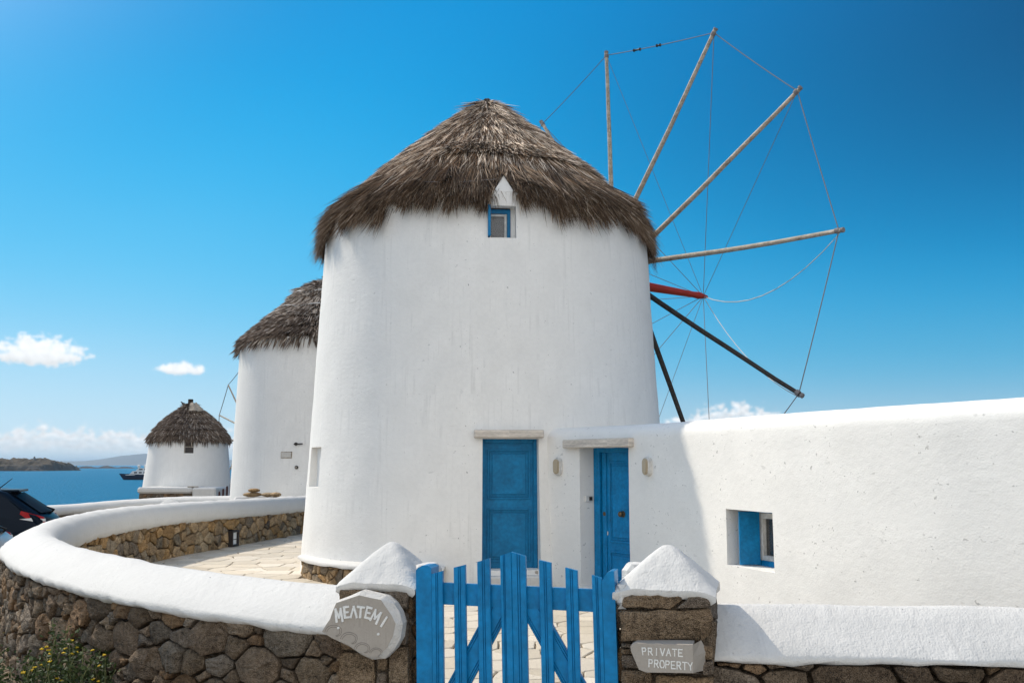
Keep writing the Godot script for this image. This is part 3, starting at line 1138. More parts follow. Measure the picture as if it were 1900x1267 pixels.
func house_window(house: Node3D, c: Array) -> void:
	var f := local_frame(c)
	var w: float = f[1]
	var h: float = f[2]
	var st := begin()
	box(st, Vector3(-0.01, -0.01, -0.12), Vector3(w + 0.01, h + 0.01, -0.06))
	var o := put("window", done(st), mat.dark_room, house)
	o.transform = f[0]
	var fr := begin()
	box(fr, Vector3(0.0, 0.0, -0.05), Vector3(w, 0.05, 0.012), 0.004)
	box(fr, Vector3(0.0, h - 0.03, -0.05), Vector3(w, h, 0.012), 0.004)
	box(fr, Vector3(0.0, 0.051, -0.05), Vector3(0.165, h - 0.031, 0.012), 0.004)
	box(fr, Vector3(w - 0.05, 0.051, -0.05), Vector3(w, h - 0.031, 0.012), 0.004)
	put("frame", done(fr), mat.blue_gate, o)
	var cs := begin()
	box(cs, Vector3(0.166, 0.051, -0.045), Vector3(0.215, h - 0.031, 0.006), 0.004)
	box(cs, Vector3(w - 0.115, 0.051, -0.045), Vector3(w - 0.051, h - 0.031, 0.006), 0.004)
	box(cs, Vector3(0.216, 0.051, -0.045), Vector3(w - 0.116, 0.10, 0.006), 0.004)
	box(cs, Vector3(0.216, h - 0.085, -0.045), Vector3(w - 0.116, h - 0.031, 0.006), 0.004)
	put("casement", done(cs), mat.white_paint, o)
	put("pane", box_mesh(Vector3(0.216, 0.10, -0.036), Vector3(w - 0.116, h - 0.085, -0.032)), mat.pane, o)
	# shutter folded back towards the left reveal
	var sh := begin()
	box(sh, Vector3(0, 0.012, -0.012), Vector3(0.205, h - 0.02, 0.012), 0.003)
	box(sh, Vector3(0.025, 0.05, 0.012), Vector3(0.04, h - 0.06, 0.02), 0.003)
	box(sh, Vector3(0.17, 0.05, 0.012), Vector3(0.185, h - 0.06, 0.02), 0.003)
	box(sh, Vector3(0.041, 0.05, 0.012), Vector3(0.169, 0.065, 0.02), 0.003)
	box(sh, Vector3(0.041, h - 0.075, 0.012), Vector3(0.169, h - 0.06, 0.02), 0.003)
	var s := put("shutter", done(sh), mat.blue_gate, o)
	s.position = Vector3(0.185, 0, 0.02)
	s.rotation.y = deg_to_rad(-101.0)

# =================================================================== the other mills
func dry_roof(mill: Node3D, prof: Array, count: int, long: float, wide: float, pale_from: float, sd: int) -> MeshInstance3D:
	var roof := put("roof", lathe(prof, 48, 0.10), mat.thatch_core, mill)
	var rag := FastNoiseLite.new()
	rag.seed = sd
	rag.frequency = 1.0
	var tone := func(t: float, y: float) -> Color:
		var v := rng.randf()
		var c0 := Color(0.105, 0.075, 0.056).lerp(Color(0.32, 0.245, 0.185), v * v)
		var pale := 0.10 + 0.42 * smoothstep(pale_from - 0.3, pale_from + 0.3, y + 0.4 * rag.get_noise_2d(t * 2.0, y * 2.0))
		if rng.randf() < pale:
			c0 = Color(0.58, 0.50, 0.42)
		return c0 * (0.9 + 0.4 * rag.get_noise_3d(sin(t) * 5.0, y * 3.0, cos(t) * 5.0))
	var bend := func(t: float, r: float, y: float, d: Vector2) -> Dictionary:
		var row := fposmod(y, 0.33) / 0.33
		return {"t": t, "down": d, "side": 0.4 * rag.get_noise_2d(sin(t) * 7.0 + y * 4.0, cos(t) * 7.0), "raise": 0.10 * smoothstep(0.5, 0.0, row), "len": 0.7 + 0.5 * row}
	thatch(roof, prof, count, long, wide, tone, bend, 0.14, 2)
	return roof

func build_second_mill() -> void:
	var mill := thing("windmill", "white round windmill with dark reed roof standing partly behind the near one", "windmill", P(-5.25, -0.4, 28.3))
	var st := begin()
	sheet(st, steps(-PI, PI, 72), steps(-0.8, 5.25, 22), round_at(func(y: float) -> float: return 2.66 - 0.034 * y))
	put("wall", done(st), mat.plaster, mill)
	var prof := [[0.05, 7.15], [0.30, 7.10], [0.52, 7.02], [0.80, 6.88], [1.01, 6.70], [1.30, 6.36], [1.58, 6.12], [1.97, 5.77], [2.36, 5.40], [2.45, 5.26], [2.47, 5.20]]
	var roof := dry_roof(mill, prof, 15000, 0.36, 0.030, 6.05, 8)
	for y in [[0.62, 6.99], [1.02, 6.72], [1.45, 6.26]]:
		var pts := []
		for i in 41:
			var t := TAU * i / 40.0
			pts.append(Vector3(sin(t) * (y[0] + 0.07), y[1] + 0.03 * sin(i * 1.3), cos(t) * (y[0] + 0.07)))
		put("reed_band", tube_mesh(pts, [0.018], 5), mat.rope_pale, roof)
	# small fittings on its wall
	var pl: Node3D = on_wall(mill, "wall_plate", "blank beige stone plate set on the second mill's wall", "plaque", deg_to_rad(-13.0), 2.15)
	put("slab", box_mesh(Vector3(-0.155, -0.085, -0.03), Vector3(0.155, 0.085, 0.012), 0.008), mat.plate_stone, pl)
	put("border", box_mesh(Vector3(-0.135, -0.066, 0.0121), Vector3(0.135, 0.066, 0.018), 0.003), mat.slate_edge, pl)
	var bolt: Node3D = on_wall(mill, "door_bolt", "dark iron bolt on the second mill's wall above the plate", "bolt", deg_to_rad(-6.2), 2.43)
	var b := begin()
	tube(b, [Vector3(-0.05, 0, -0.02), Vector3(-0.05, 0, 0.05)], [0.04], 8)
	put("boss", done(b), mat.iron, bolt)
	put("bar", tube_mesh([Vector3(-0.10, -0.005, 0.04), Vector3(0.13, 0.005, 0.04)], [0.017], 6), mat.iron, bolt)
	var ring: Node3D = on_wall(mill, "wall_spout", "small round dark fitting low on the second mill's wall", "fitting", deg_to_rad(-6.6), 1.83)
	b = begin()
	tube(b, [Vector3(0, 0, -0.02), Vector3(0, 0, 0.03)], [0.045], 10)
	put("collar", done(b), mat.iron, ring)
	b = begin()
	tube(b, [Vector3(0, 0, 0.03), Vector3(0, 0, 0.05)], [0.022], 8)
	put("nozzle", done(b), mat.slate, ring)
	bird(mill.position + Vector3(-0.06, 7.20, 0.1), 0.6, "dark bird perched on the peak of the second mill's roof")

func on_wall(mill: Node3D, called: String, label: String, cat: String, t: float, y: float) -> Node3D:
	return thing(called, label, cat, mill.position + Vector3(sin(t), 0, cos(t)) * (2.665 - 0.034 * y) + Vector3(0, y, 0), t)

func bird(at: Vector3, turn: float, label: String) -> void:
	var o := thing("bird", label, "bird", at, turn)
	var st := begin()
	# one lofted body from tail to bill
	var pts := [Vector3(-0.21, 0.05, 0), Vector3(-0.13, 0.075, 0), Vector3(-0.05, 0.095, 0), Vector3(0.04, 0.12, 0), Vector3(0.09, 0.16, 0), Vector3(0.115, 0.21, 0), Vector3(0.15, 0.225, 0), Vector3(0.19, 0.215, 0)]
	tube(st, pts, [0.012, 0.032, 0.062, 0.066, 0.048, 0.034, 0.03, 0.004], 8)
	tube(st, [Vector3(0, 0.07, 0.02), Vector3(0.0, 0.0, 0.02)], [0.008], 5)
	tube(st, [Vector3(0, 0.07, -0.02), Vector3(0.0, 0.0, -0.02)], [0.008], 5)
	put("body", done(st), mat.pigeon, o)

func build_third_mill() -> void:
	var mill := thing("windmill", "small distant white windmill with dark thatch and one tiny window by the sea", "windmill", P(-20.12, -1.6, 62.0))
	var at := round_at(func(y: float) -> float: return 2.80 - 0.105 * y)
	var win := [deg_to_rad(11.5), deg_to_rad(24.5), 3.78, 4.56]
	var st := begin()
	sheet(st, steps(-PI, PI, 60, [win[0], win[1]]), steps(-1.0, 5.0, 18, [win[2], win[3]]), at, [win])
	var tc: float = (win[0] + win[1]) * 0.5
	var n := Vector3(sin(tc), 0, cos(tc))
	var c := reveal(st, win, at, -n, -(2.36 - 0.16), Vector3.ZERO)
	put("wall", done(st), mat.plaster, mill)
	var f := local_frame(c)
	var w := begin()
	box(w, Vector3(-0.01, -0.01, -0.05), Vector3(f[1] + 0.01, f[2] + 0.01, -0.02))
	var o := put("window", done(w), mat.dark_room, mill)
	o.transform = f[0]
	put("frame", box_mesh(Vector3(0.0, 0.0, -0.02), Vector3(0.07, f[2], 0.03)), mat.slate, o)
	put("sash_bar", box_mesh(Vector3(0.07, f[2] * 0.45, -0.02), Vector3(f[1], f[2] * 0.52, 0.02)), mat.slate, o)
	var prof := [[0.06, 6.90], [0.25, 6.82], [0.58, 6.55], [1.10, 6.16], [1.62, 5.72], [2.00, 5.30], [2.28, 4.90], [2.36, 4.68], [2.36, 4.60]]
	var roof := dry_roof(mill, prof, 14000, 0.42, 0.035, 9.0, 12)
	put("peak_stub", box_mesh(Vector3(-0.13, 6.85, -0.12), Vector3(0.13, 7.16, 0.12), 0.02), mat.thatch_core, roof)
	# a torn pale sheet caught on the thatch
	var cl := begin()
	sheet(cl, steps(0.25, 1.05, 7), steps(6.38, 6.92, 6), func(t: float, y: float) -> Vector3:
		var r := lerpf(1.12, 0.42, (y - 6.38) / 0.54) + 0.10 + 0.05 * soft.get_noise_2d(t * 6.0, y * 6.0)
		return Vector3(sin(t) * r, y + 0.1 * soft.get_noise_2d(t * 3.0, 1.0), cos(t) * r))
	put("patch", done(cl), mat.plate_stone, roof)
	bird(mill.position + Vector3(-0.40, 6.76, 0.1), 3.5, "dark bird on the thatch peak of the small distant mill")

func build_hidden_mill() -> void:
	var mill := thing("windmill", "far windmill hidden behind the second one, only sail tips and rope showing", "windmill", P(-15.4, -2.2, 72.0))
	var st := begin()
	sheet(st, steps(-PI, PI, 40), steps(-2.0, 5.0, 10), round_at(func(y: float) -> float: return 2.6 - 0.05 * y))
	put("wall", done(st), mat.plaster, mill)
	var prof := [[0.05, 6.9], [0.5, 6.7], [1.2, 6.1], [1.9, 5.5], [2.4, 5.0], [2.5, 4.7]]
	dry_roof(mill, prof, 3000, 0.5, 0.06, 9.0, 15)
	var hub := Vector3(-18.7 + 15.4, 3.9 + 2.2, 1.2)
	var axis := Vector3(-0.73, 0.0, 0.68).normalized()
	var su := Vector3(-0.68, 0, -0.73)
	var ends := []
	put("sail_shaft", tube_mesh([hub - axis * 2.0, hub + axis * 0.4], [0.12, 0.07], 8), mat.red_paint, mill)
	for i in 12:
		var a := deg_to_rad(15.0 + 30.0 * i)
		var tip := hub + (su * cos(a) + Vector3.UP * sin(a)) * 4.9
		ends.append(tip)
		put("spoke", tube_mesh([hub, tip], [0.075, 0.055], 5), mat.spar, mill)
	for i in 12:
		rope(mill, ends[i], ends[(i + 1) % 12], 0.05, 0.03, mat.rope)

# =================================================================== masonry
func clip(poly: PackedVector2Array, mid: Vector2, n: Vector2) -> PackedVector2Array:
	var r := PackedVector2Array()
	var m := poly.size()
	for i in m:
		var a := poly[i]
		var b := poly[(i + 1) % m]
		var da := (a - mid).dot(n)
		var db := (b - mid).dot(n)
		if da <= 0.0:
			r.append(a)
		if (da < 0.0 and db > 0.0) or (da > 0.0 and db < 0.0):
			r.append(a + (b - a) * (da / (da - db)))
	return r

# cells round the seeds inside a rectangle; squash > 1 makes them lie flat
func cells(seeds: PackedVector2Array, lo: Vector2, hi: Vector2, reach: float, squash: float) -> Array:
	var out := []
	for i in seeds.size():
		var s := seeds[i]
		var a := Vector2(maxf(lo.x, s.x - reach), maxf(lo.y, s.y - reach))
		var b := Vector2(minf(hi.x, s.x + reach), minf(hi.y, s.y + reach))
		var poly := PackedVector2Array([a, Vector2(b.x, a.y), b, Vector2(a.x, b.y)])
		for j in seeds.size():
			if i == j:
				continue
			var d := seeds[j] - s
			if absf(d.x) > reach * 2.0 or absf(d.y) > reach * 2.0:
				continue
			poly = clip(poly, s + d * 0.5, Vector2(d.x, d.y * squash * squash))
			if poly.size() < 3:
				break
		out.append(poly)
	return out

func courses(lo: Vector2, hi: Vector2, w: float, h: float, jitter: float) -> PackedVector2Array:
	var r := PackedVector2Array()
	var y := lo.y + h * 0.4
	while y < hi.y:
		var hh := h * rng.randf_range(0.75, 1.3)
		var x := lo.x + rng.randf() * w
		while x < hi.x:
			if rng.randf() < 0.30:
				r.append(Vector2(clampf(x + w * rng.randf_range(0.25, 0.4), lo.x, hi.x), clampf(y + hh * rng.randf_range(-0.45, 0.45), lo.y, hi.y)))
			r.append(Vector2(clampf(x + rng.randf_range(-jitter, jitter) * w * 0.5, lo.x, hi.x), clampf(y + rng.randf_range(-jitter, jitter) * hh, lo.y, hi.y)))
			x += w * rng.randf_range(0.55, 1.6)
		y += hh
	return r

# seeds of very different reach, the large ones laid first and small ones filled in; each is [place, reach]
func rubble(lo: Vector2, hi: Vector2, sizes: Array, squash: float) -> Array:
	var got := []
	for sz in sizes:
		var tries := int((hi.x - lo.x) * (hi.y - lo.y) / (sz[0] * sz[0]) * sz[1])
		for k in tries:
			var p := Vector2(rng.randf_range(lo.x, hi.x), rng.randf_range(lo.y, hi.y))
			var r: float = sz[0] * rng.randf_range(0.8, 1.25)
			var ok := true
			for g in got:
				var d: Vector2 = g[0] - p
				if absf(d.x) < r + g[1] and Vector2(d.x, d.y * squash).length() < (r + g[1]) * 0.86:
					ok = false
					break
			if ok:
				got.append([p, r])
	return got

func rubble_cells(seeds: Array, lo: Vector2, hi: Vector2, squash: float) -> Array:
	var out := []
	for i in seeds.size():
		var s: Vector2 = seeds[i][0]
		var r: float = seeds[i][1]
		var reach := r * 1.9
		var a := Vector2(maxf(lo.x, s.x - reach), maxf(lo.y, s.y - reach / squash))
		var b := Vector2(minf(hi.x, s.x + reach), minf(hi.y, s.y + reach / squash))
		var poly := PackedVector2Array([a, Vector2(b.x, a.y), b, Vector2(a.x, b.y)])
		for j in seeds.size():
			var d: Vector2 = seeds[j][0] - s
			if i == j or absf(d.x) > 0.7 or absf(d.y) > 0.5:
				continue
			var dm := Vector2(d.x, d.y * squash)
			var f: float = 0.5 + (r * r - seeds[j][1] * seeds[j][1]) / (2.0 * maxf(dm.length_squared(), 1e-5))
			poly = clip(poly, s + d * f, Vector2(d.x, d.y * squash * squash))
			if poly.size() < 3:
				break
		out.append(poly)
	return out

# a single stone: outline in wall coordinates, fn(u, v) -> [point, outward normal]
func stone(poly: PackedVector2Array, fn: Callable, gap: float, proud: float, deep: float, tint: Color) -> ArrayMesh:
	var c := Vector2.ZERO
	for p in poly:
		c += p
	c /= poly.size()
	var size := 0.0
	for p in poly:
		size = maxf(size, p.distance_to(c))
	if size < 0.02:
		return null
	# cut the corners, then draw in from the joint
	var soft_poly := PackedVector2Array()
	for i in poly.size():
		var a := poly[i]
		var b := poly[(i + 1) % poly.size()]
		if a.distance_to(b) < 0.012:
			soft_poly.append((a + b) * 0.5)
			continue
		var k := rng.randf_range(0.03, 0.14)
		soft_poly.append(a.lerp(b, k))
		soft_poly.append(a.lerp(b, 1.0 - k))
	var rough_poly := PackedVector2Array()
	for i in soft_poly.size():
		var a := soft_poly[i]
		var b := soft_poly[(i + 1) % soft_poly.size()]
		rough_poly.append(a)
		if a.distance_to(b) > 0.07:
			rough_poly.append(a.lerp(b, rng.randf_range(0.35, 0.65)) + (b - a).orthogonal() * rng.randf_range(-0.04, 0.04))
	soft_poly = rough_poly
	var n := soft_poly.size()
	var ring := []
	for r in 4:
		ring.append([])
	var tilt := Vector2(rng.randfn(0, 0.09), rng.randfn(-0.02, 0.09))
	for i in n:
		var p := soft_poly[i]
		var d := (c - p)
		var q := p + d.normalized() * minf(gap, d.length() * 0.4) + Vector2(rng.randf_range(-1, 1), rng.randf_range(-1, 1)) * size * 0.025
		var lay := [[0.0, -deep], [0.02, proud * 0.45], [0.085, proud * 0.9], [0.55, proud * rng.randf_range(0.9, 1.2)]]
		for r in 4:
			var e := q.lerp(c, lay[r][0])
			var f: Array = fn.call(e.x, e.y)
			var up: float = lay[r][1] + (0.0 if r == 0 else (e - c).dot(tilt) * 1.0 + rng.randf_range(-0.22, 0.22) * proud)
			ring[r].append((f[0] as Vector3) + (f[1] as Vector3) * up)
	var fc: Array = fn.call(c.x, c.y)
	var top: Vector3 = (fc[0] as Vector3) + (fc[1] as Vector3) * proud * rng.randf_range(0.95, 1.2)
	var st := begin()
	st.set_color(tint)
	var flip: bool = (ring[1][0] - ring[1][1]).cross(ring[1][2 % n] - ring[1][1]).dot(fc[1]) > 0.0
	var ccw := not Geometry2D.is_polygon_clockwise(soft_poly)
	var o0: Vector3 = fn.call(c.x + 0.01, c.y)[0] - fc[0]
	var o1: Vector3 = fn.call(c.x, c.y + 0.01)[0] - fc[0]
	if o0.cross(o1).dot(fc[1]) < 0.0:
		ccw = not ccw
	for r in 3:
		st.set_smooth_group(1 if r > 0 else 2)
		for i in n:
			var j := (i + 1) % n
			if ccw:
				quad(st, ring[r][i], ring[r][j], ring[r + 1][j], ring[r + 1][i])
			else:
				quad(st, ring[r][j], ring[r][i], ring[r + 1][i], ring[r + 1][j])
	for i in n:
		var j := (i + 1) % n
		if ccw:
			tri(st, ring[3][i], top, ring[3][j])
		else:
			tri(st, ring[3][j], top, ring[3][i])
	return done(st)

func near_tone() -> Color:
	var v := rng.randf_range(0.85, 1.9)
	var pick := rng.randf()
	var c := Color(0.215, 0.168, 0.125)
	if pick < 0.25:
		c = Color(0.215, 0.185, 0.155)
	elif pick < 0.45:
		c = Color(0.29, 0.195, 0.12)
	elif pick < 0.58:
		c = Color(0.15, 0.115, 0.085)
	return Color(c.r * v, c.g * v, c.b * v)

func warm_tone() -> Color:
	var v := rng.randf_range(1.2, 2.05)
	var pick := rng.randf()
	var c := Color(0.44, 0.325, 0.205)
	if pick < 0.2:
		c = Color(0.30, 0.25, 0.19)
	elif pick < 0.38:
		c = Color(0.41, 0.27, 0.135)
	elif pick < 0.48:
		c = Color(0.21, 0.175, 0.14)
	elif pick < 0.62:
		c = Color(0.45, 0.36, 0.25)
	return Color(c.r * v, c.g * v, c.b * v)

func face_stones(wall: Node3D, seeds: PackedVector2Array, lo: Vector2, hi: Vector2, reach: float, squash: float, fn: Callable, gap: float, proud: float, deep: float, tone: Callable) -> void:
	face_cells(wall, cells(seeds, lo, hi, reach, squash), fn, gap, proud, deep, tone)

func face_cells(wall: Node3D, polys: Array, fn: Callable, gap: float, proud: float, deep: float, tone: Callable) -> void:
	var found := []
	for poly in polys:
		if poly.size() < 3:
			continue
		var m := stone(poly, fn, gap * rng.randf_range(0.7, 1.5), proud * rng.randf_range(0.5, 1.4), deep, tone.call())
		if m:
			found.append([m.get_aabb().size.length() / (wall.position + m.get_aabb().get_center()).length(), m])
	lay_pieces(wall, "stone", found, mat.stone, "small_stones")

# the largest pieces in view become parts of their own; what is past 300 on one thing is joined
func lay_pieces(parent: Node3D, called: String, found: Array, m: Material, rest_name: String) -> void:
	found.sort_custom(func(a: Array, b: Array) -> bool: return a[0] > b[0])
	var used: int = parent.get_meta("pieces") if parent.has_meta("pieces") else 0
	var rest := SurfaceTool.new()
	var left_over := 0
	for f in found:
		if used < 298:
			put(called, f[1], m, parent)
			used += 1
		else:
			rest.append_from(f[1], 0, Transform3D())
			left_over += 1
	parent.set_meta("pieces", used)
	if left_over:
		put(rest_name, rest.commit(), m, parent).set_meta("kind", "stuff")

# a wall body and its plaster cap drawn along a line; sections are [offset to the left, height]
func sweep(line: Line, section: Array, u0: float, u1: float, step: float, org: Vector2, wobble: float, ends := true, fall = null) -> ArrayMesh:
	var st := begin()
	var us := steps(u0, u1, maxi(2, int((u1 - u0) / step)))
	var vs := []
	for i in section.size():
		vs.append(float(i))
	var at := func(u: float, v: float) -> Vector3:
		var i := int(v)
		var p = line.at(u) + line.left(u) * section[i][0] - org
		var y: float = section[i][1]
		if fall != null:
			y += fall.call(u)
		var k := wobble * (2.6 if i == 0 or i == section.size() - 1 else 1.0)
		var w := k * soft.get_noise_3d(p.x * 1.6 + 0.3 * i, y * 1.5, p.y * 1.6)
		if wobble > 0.0 and (i <= 2 or i >= section.size() - 2):
			w += wobble * 1.5 * soft.get_noise_2d(u * 7.0, i * 7.0)
		return Vector3(p.x, y + w, -p.y)
	sheet(st, us, vs, at)
	if ends:
		for u in [u0, u1]:
			var c := Vector3.ZERO
			var ring := []
			for v in vs:
				ring.append(at.call(u, v))
				c += ring[-1]
			c /= ring.size()
			for i in ring.size():
				tri(st, c, ring[i], ring[(i + 1) % ring.size()])
	return done(st)

func build_left_wall() -> void:
	var line := Line.new(catmull([Vector2(-0.72, 5.36), Vector2(-1.3, 5.68), Vector2(-2.14, 6.28), Vector2(-3.16, 7.32), Vector2(-3.97, 8.48), Vector2(-4.72, 9.9), Vector2(-5.35, 11.8), Vector2(-5.72, 14.0), Vector2(-5.72, 16.5), Vector2(-5.32, 19.0), Vector2(-4.9, 21.5), Vector2(-4.3, 24.0), Vector2(-3.2, 26.2)], 0.12))
	var org := Vector2(-0.72, 5.36)
	var wall := thing("boundary_wall", "curving rubble stone wall with thick rounded white plaster coping round the terrace, left", "wall", P(-0.72, 0, 5.36))
	# the street is on the right hand of this walk, seen from above, so offsets to the street are negative when left() points in
	var probe := line.left(0.5)
	var out := 1.0 if probe.y < 0.0 else -1.0
	put("core", sweep(line, [[0.16 * out, -0.2], [0.16 * out, 0.70], [-0.16 * out, 0.70], [-0.16 * out, -0.2]], 0.0, line.total, 0.25, org, 0.0), mat.mortar_dark, wall)
	var far_fall := func(u: float) -> float: return -0.07 * smoothstep(11.0, 20.0, u) - 0.035 * smoothstep(3.5, 0.0, u)
	var sec := [[0.17 * out, 0.655], [0.245 * out, 0.672], [0.262 * out, 0.70], [0.245 * out, 0.728], [0.16 * out, 0.79], [0.06 * out, 0.845], [-0.04 * out, 0.878], [-0.13 * out, 0.872], [-0.20 * out, 0.825], [-0.25 * out, 0.73], [-0.27 * out, 0.62], [-0.25 * out, 0.55], [-0.17 * out, 0.52]]
	put("coping", sweep(line, sec, 0.0, line.total, 0.08, org, 0.014, true, far_fall), mat.plaster_rough, wall)
	var o3 := P(org.x, 0, org.y)
	var outer := func(u: float, v: float) -> Array:
		var n := line.left(u) * out
		var p := line.at(u) + n * 0.20
		return [P(p.x, v, p.y) - o3, Vector3(n.x, 0, -n.y)]
	var inner := func(u: float, v: float) -> Array:
		var n := line.left(u) * -out
		var p := line.at(u) + n * 0.20
		return [P(p.x, v, p.y) - o3, Vector3(n.x, 0, -n.y)]
	var a := Vector2(0.06, -0.08)
	var b := Vector2(5.9, 0.66)
	face_cells(wall, rubble_cells(rubble(a, b, [[0.135, 1.2], [0.085, 3.0], [0.048, 5.0]], 1.45), a, b, 1.45), outer, 0.007, 0.030, 0.06, near_tone)
	a = Vector2(5.6, -0.02)
	b = Vector2(19.5, 0.60)
	face_cells(wall, rubble_cells(rubble(a, b, [[0.15, 1.0], [0.105, 4.0]], 1.5), a, b, 1.5), inner, 0.010, 0.028, 0.05, warm_tone)

func build_right_wall() -> void:
	var line := Line.new(catmull([Vector2(0.86, 5.16), Vector2(1.5, 5.10), Vector2(2.7, 5.0), Vector2(4.6, 4.86)], 0.12))
	var org := Vector2(0.86, 5.16)
	var wall := thing("boundary_wall", "rubble stone wall with sloping white plaster top right of the gate", "wall", P(0.86, 0, 5.16))
	var out := 1.0 if line.left(0.5).y < 0.0 else -1.0
	put("core", sweep(line, [[0.20 * out, -0.2], [0.20 * out, 0.62], [-0.20 * out, 0.62], [-0.20 * out, -0.2]], 0.0, line.total, 0.25, org, 0.0), mat.mortar_dark, wall)
	var sec := [[0.18 * out, 0.555], [0.292 * out, 0.568], [0.300 * out, 0.585], [0.285 * out, 0.606], [0.20 * out, 0.668], [0.10 * out, 0.738], [0.02 * out, 0.790], [-0.02 * out, 0.797], [-0.18 * out, 0.775], [-0.26 * out, 0.70], [-0.28 * out, 0.58], [-0.18 * out, 0.54]]
	put("coping", sweep(line, sec, 0.0, line.total, 0.08, org, 0.013), mat.plaster_rough, wall)
	var o3 := P(org.x, 0, org.y)
	var outer := func(u: float, v: float) -> Array:
		var n := line.left(u) * out
		var p := line.at(u) + n * 0.25
		return [P(p.x, v, p.y) - o3, Vector3(n.x, 0, -n.y)]
	var a := Vector2(0.1, -0.1)
	var b := Vector2(2.6, 0.565)
	face_cells(wall, rubble_cells(rubble(a, b, [[0.20, 1.5], [0.11, 3.0], [0.05, 5.0]], 1.8), a, b, 1.8), outer, 0.008, 0.032, 0.07, func() -> Color: return near_tone().lerp(Color(0.24, 0.18, 0.125), 0.35))

func build_terrace() -> void:
	var st := begin()
	var edge := PackedVector2Array([Vector2(-0.9, 5.0), Vector2(-2.12, 6.15), Vector2(-3.12, 7.2), Vector2(-3.95, 8.4), Vector2(-4.72, 9.9), Vector2(-5.35, 11.8), Vector2(-5.72, 14.0), Vector2(-5.72, 16.5), Vector2(-5.32, 19.0), Vector2(-4.9, 21.5), Vector2(-4.3, 24.0), Vector2(2.0, 24.0), Vector2(3.0, 13.0), Vector2(4.9, 5.2), Vector2(0.9, 5.0)])
	var idx := Geometry2D.triangulate_polygon(edge)
	for i in range(0, idx.size(), 3):
		tri(st, P(edge[idx[i]].x, -0.014, edge[idx[i]].y), P(edge[idx[i + 1]].x, -0.014, edge[idx[i + 1]].y), P(edge[idx[i + 2]].x, -0.014, edge[idx[i + 2]].y))
	var ter := structure("terrace", done(st), mat.grout, "pale crazy-paved terrace between the boundary wall and the windmill")
	var flat := func(u: float, v: float) -> Array: return [P(u, -0.008, v), Vector3.UP]
	# the paving: irregular slabs with narrow joints
	var fields := [[Vector2(-1.6, 5.5), Vector2(1.55, 13.0), 0.36, 0.34], [Vector2(-5.7, 9.6), Vector2(-1.6, 22.6), 0.44, 0.44]]
	var found := []
	for f in fields:
		var seeds := PackedVector2Array()
		var y: float = f[0].y
		while y < f[1].y:
			var x: float = f[0].x + rng.randf() * 0.3
			while x < f[1].x:
				seeds.append(Vector2(x + rng.randf_range(-0.14, 0.14), y + rng.randf_range(-0.14, 0.14)))
				x += f[2] * rng.randf_range(0.7, 1.35)
			y += f[3] * rng.randf_range(0.85, 1.15)
		for poly in cells(seeds, f[0], f[1], 0.62, 1.0):
			if poly.size() < 3:
				continue
			var c := Vector2.ZERO
			for p in poly:
				c += p
			c /= poly.size()
			if c.distance_to(Vector2(TX, TD)) < 2.55 or not Geometry2D.is_point_in_polygon(c, edge):
				continue
			if f[0].x < -3.0 and c.y < 13.2 and c.x > -4.2 and c.y < 9.0 - c.x * 0.9:
				continue
			var v := rng.randf_range(0.86, 1.10)
			var base := Color(0.60, 0.525, 0.415).lerp(Color(0.66, 0.60, 0.51), rng.randf())
			var m := flagstone(poly, flat, Color(base.r * v, base.g * v, base.b * v))
			if m:
				found.append([1.0 / (c.length() * c.length()) * (1.0 if c.x > -1.6 or c.y > 11.0 else 0.4), m])
	lay_pieces(ter, "flagstone", found, mat.flag, "small_flagstones")

func flagstone(poly: PackedVector2Array, fn: Callable, tint: Color) -> ArrayMesh:
	var c := Vector2.ZERO
	for p in poly:
		c += p
	c /= poly.size()
	var st := begin()
	st.set_color(tint)
	var q := []
	for i in poly.size():
		var a := poly[i]
		var b := poly[(i + 1) % poly.size()]
		if a.distance_to(b) < 0.02:
			continue
		for k in [0.1, 0.5, 0.9]:
			var p := a.lerp(b, k) + Vector2(rng.randf_range(-1, 1), rng.randf_range(-1, 1)) * 0.006
			q.append(p + (c - p).normalized() * rng.randf_range(0.006, 0.011))
	if q.size() < 4:
		return null
	var h := rng.randf_range(0.0, 0.004)
	for i in q.size():
		var j: int = (i + 1) % q.size()
		var a: Vector2 = q[i]
		var b: Vector2 = q[j]
		var ai := a + (c - a).normalized() * 0.008
		var bi := b + (c - b).normalized() * 0.008
		quad(st, P(b.x, -0.03, b.y), P(a.x, -0.03, a.y), P(a.x, -0.005, a.y), P(b.x, -0.005, b.y))
		quad(st, P(b.x, -0.005, b.y), P(a.x, -0.005, a.y), P(ai.x, h, ai.y), P(bi.x, h, bi.y))
		tri(st, P(ai.x, h, ai.y), P(bi.x, h, bi.y), P(c.x, h + 0.002, c.y))
	return done(st)

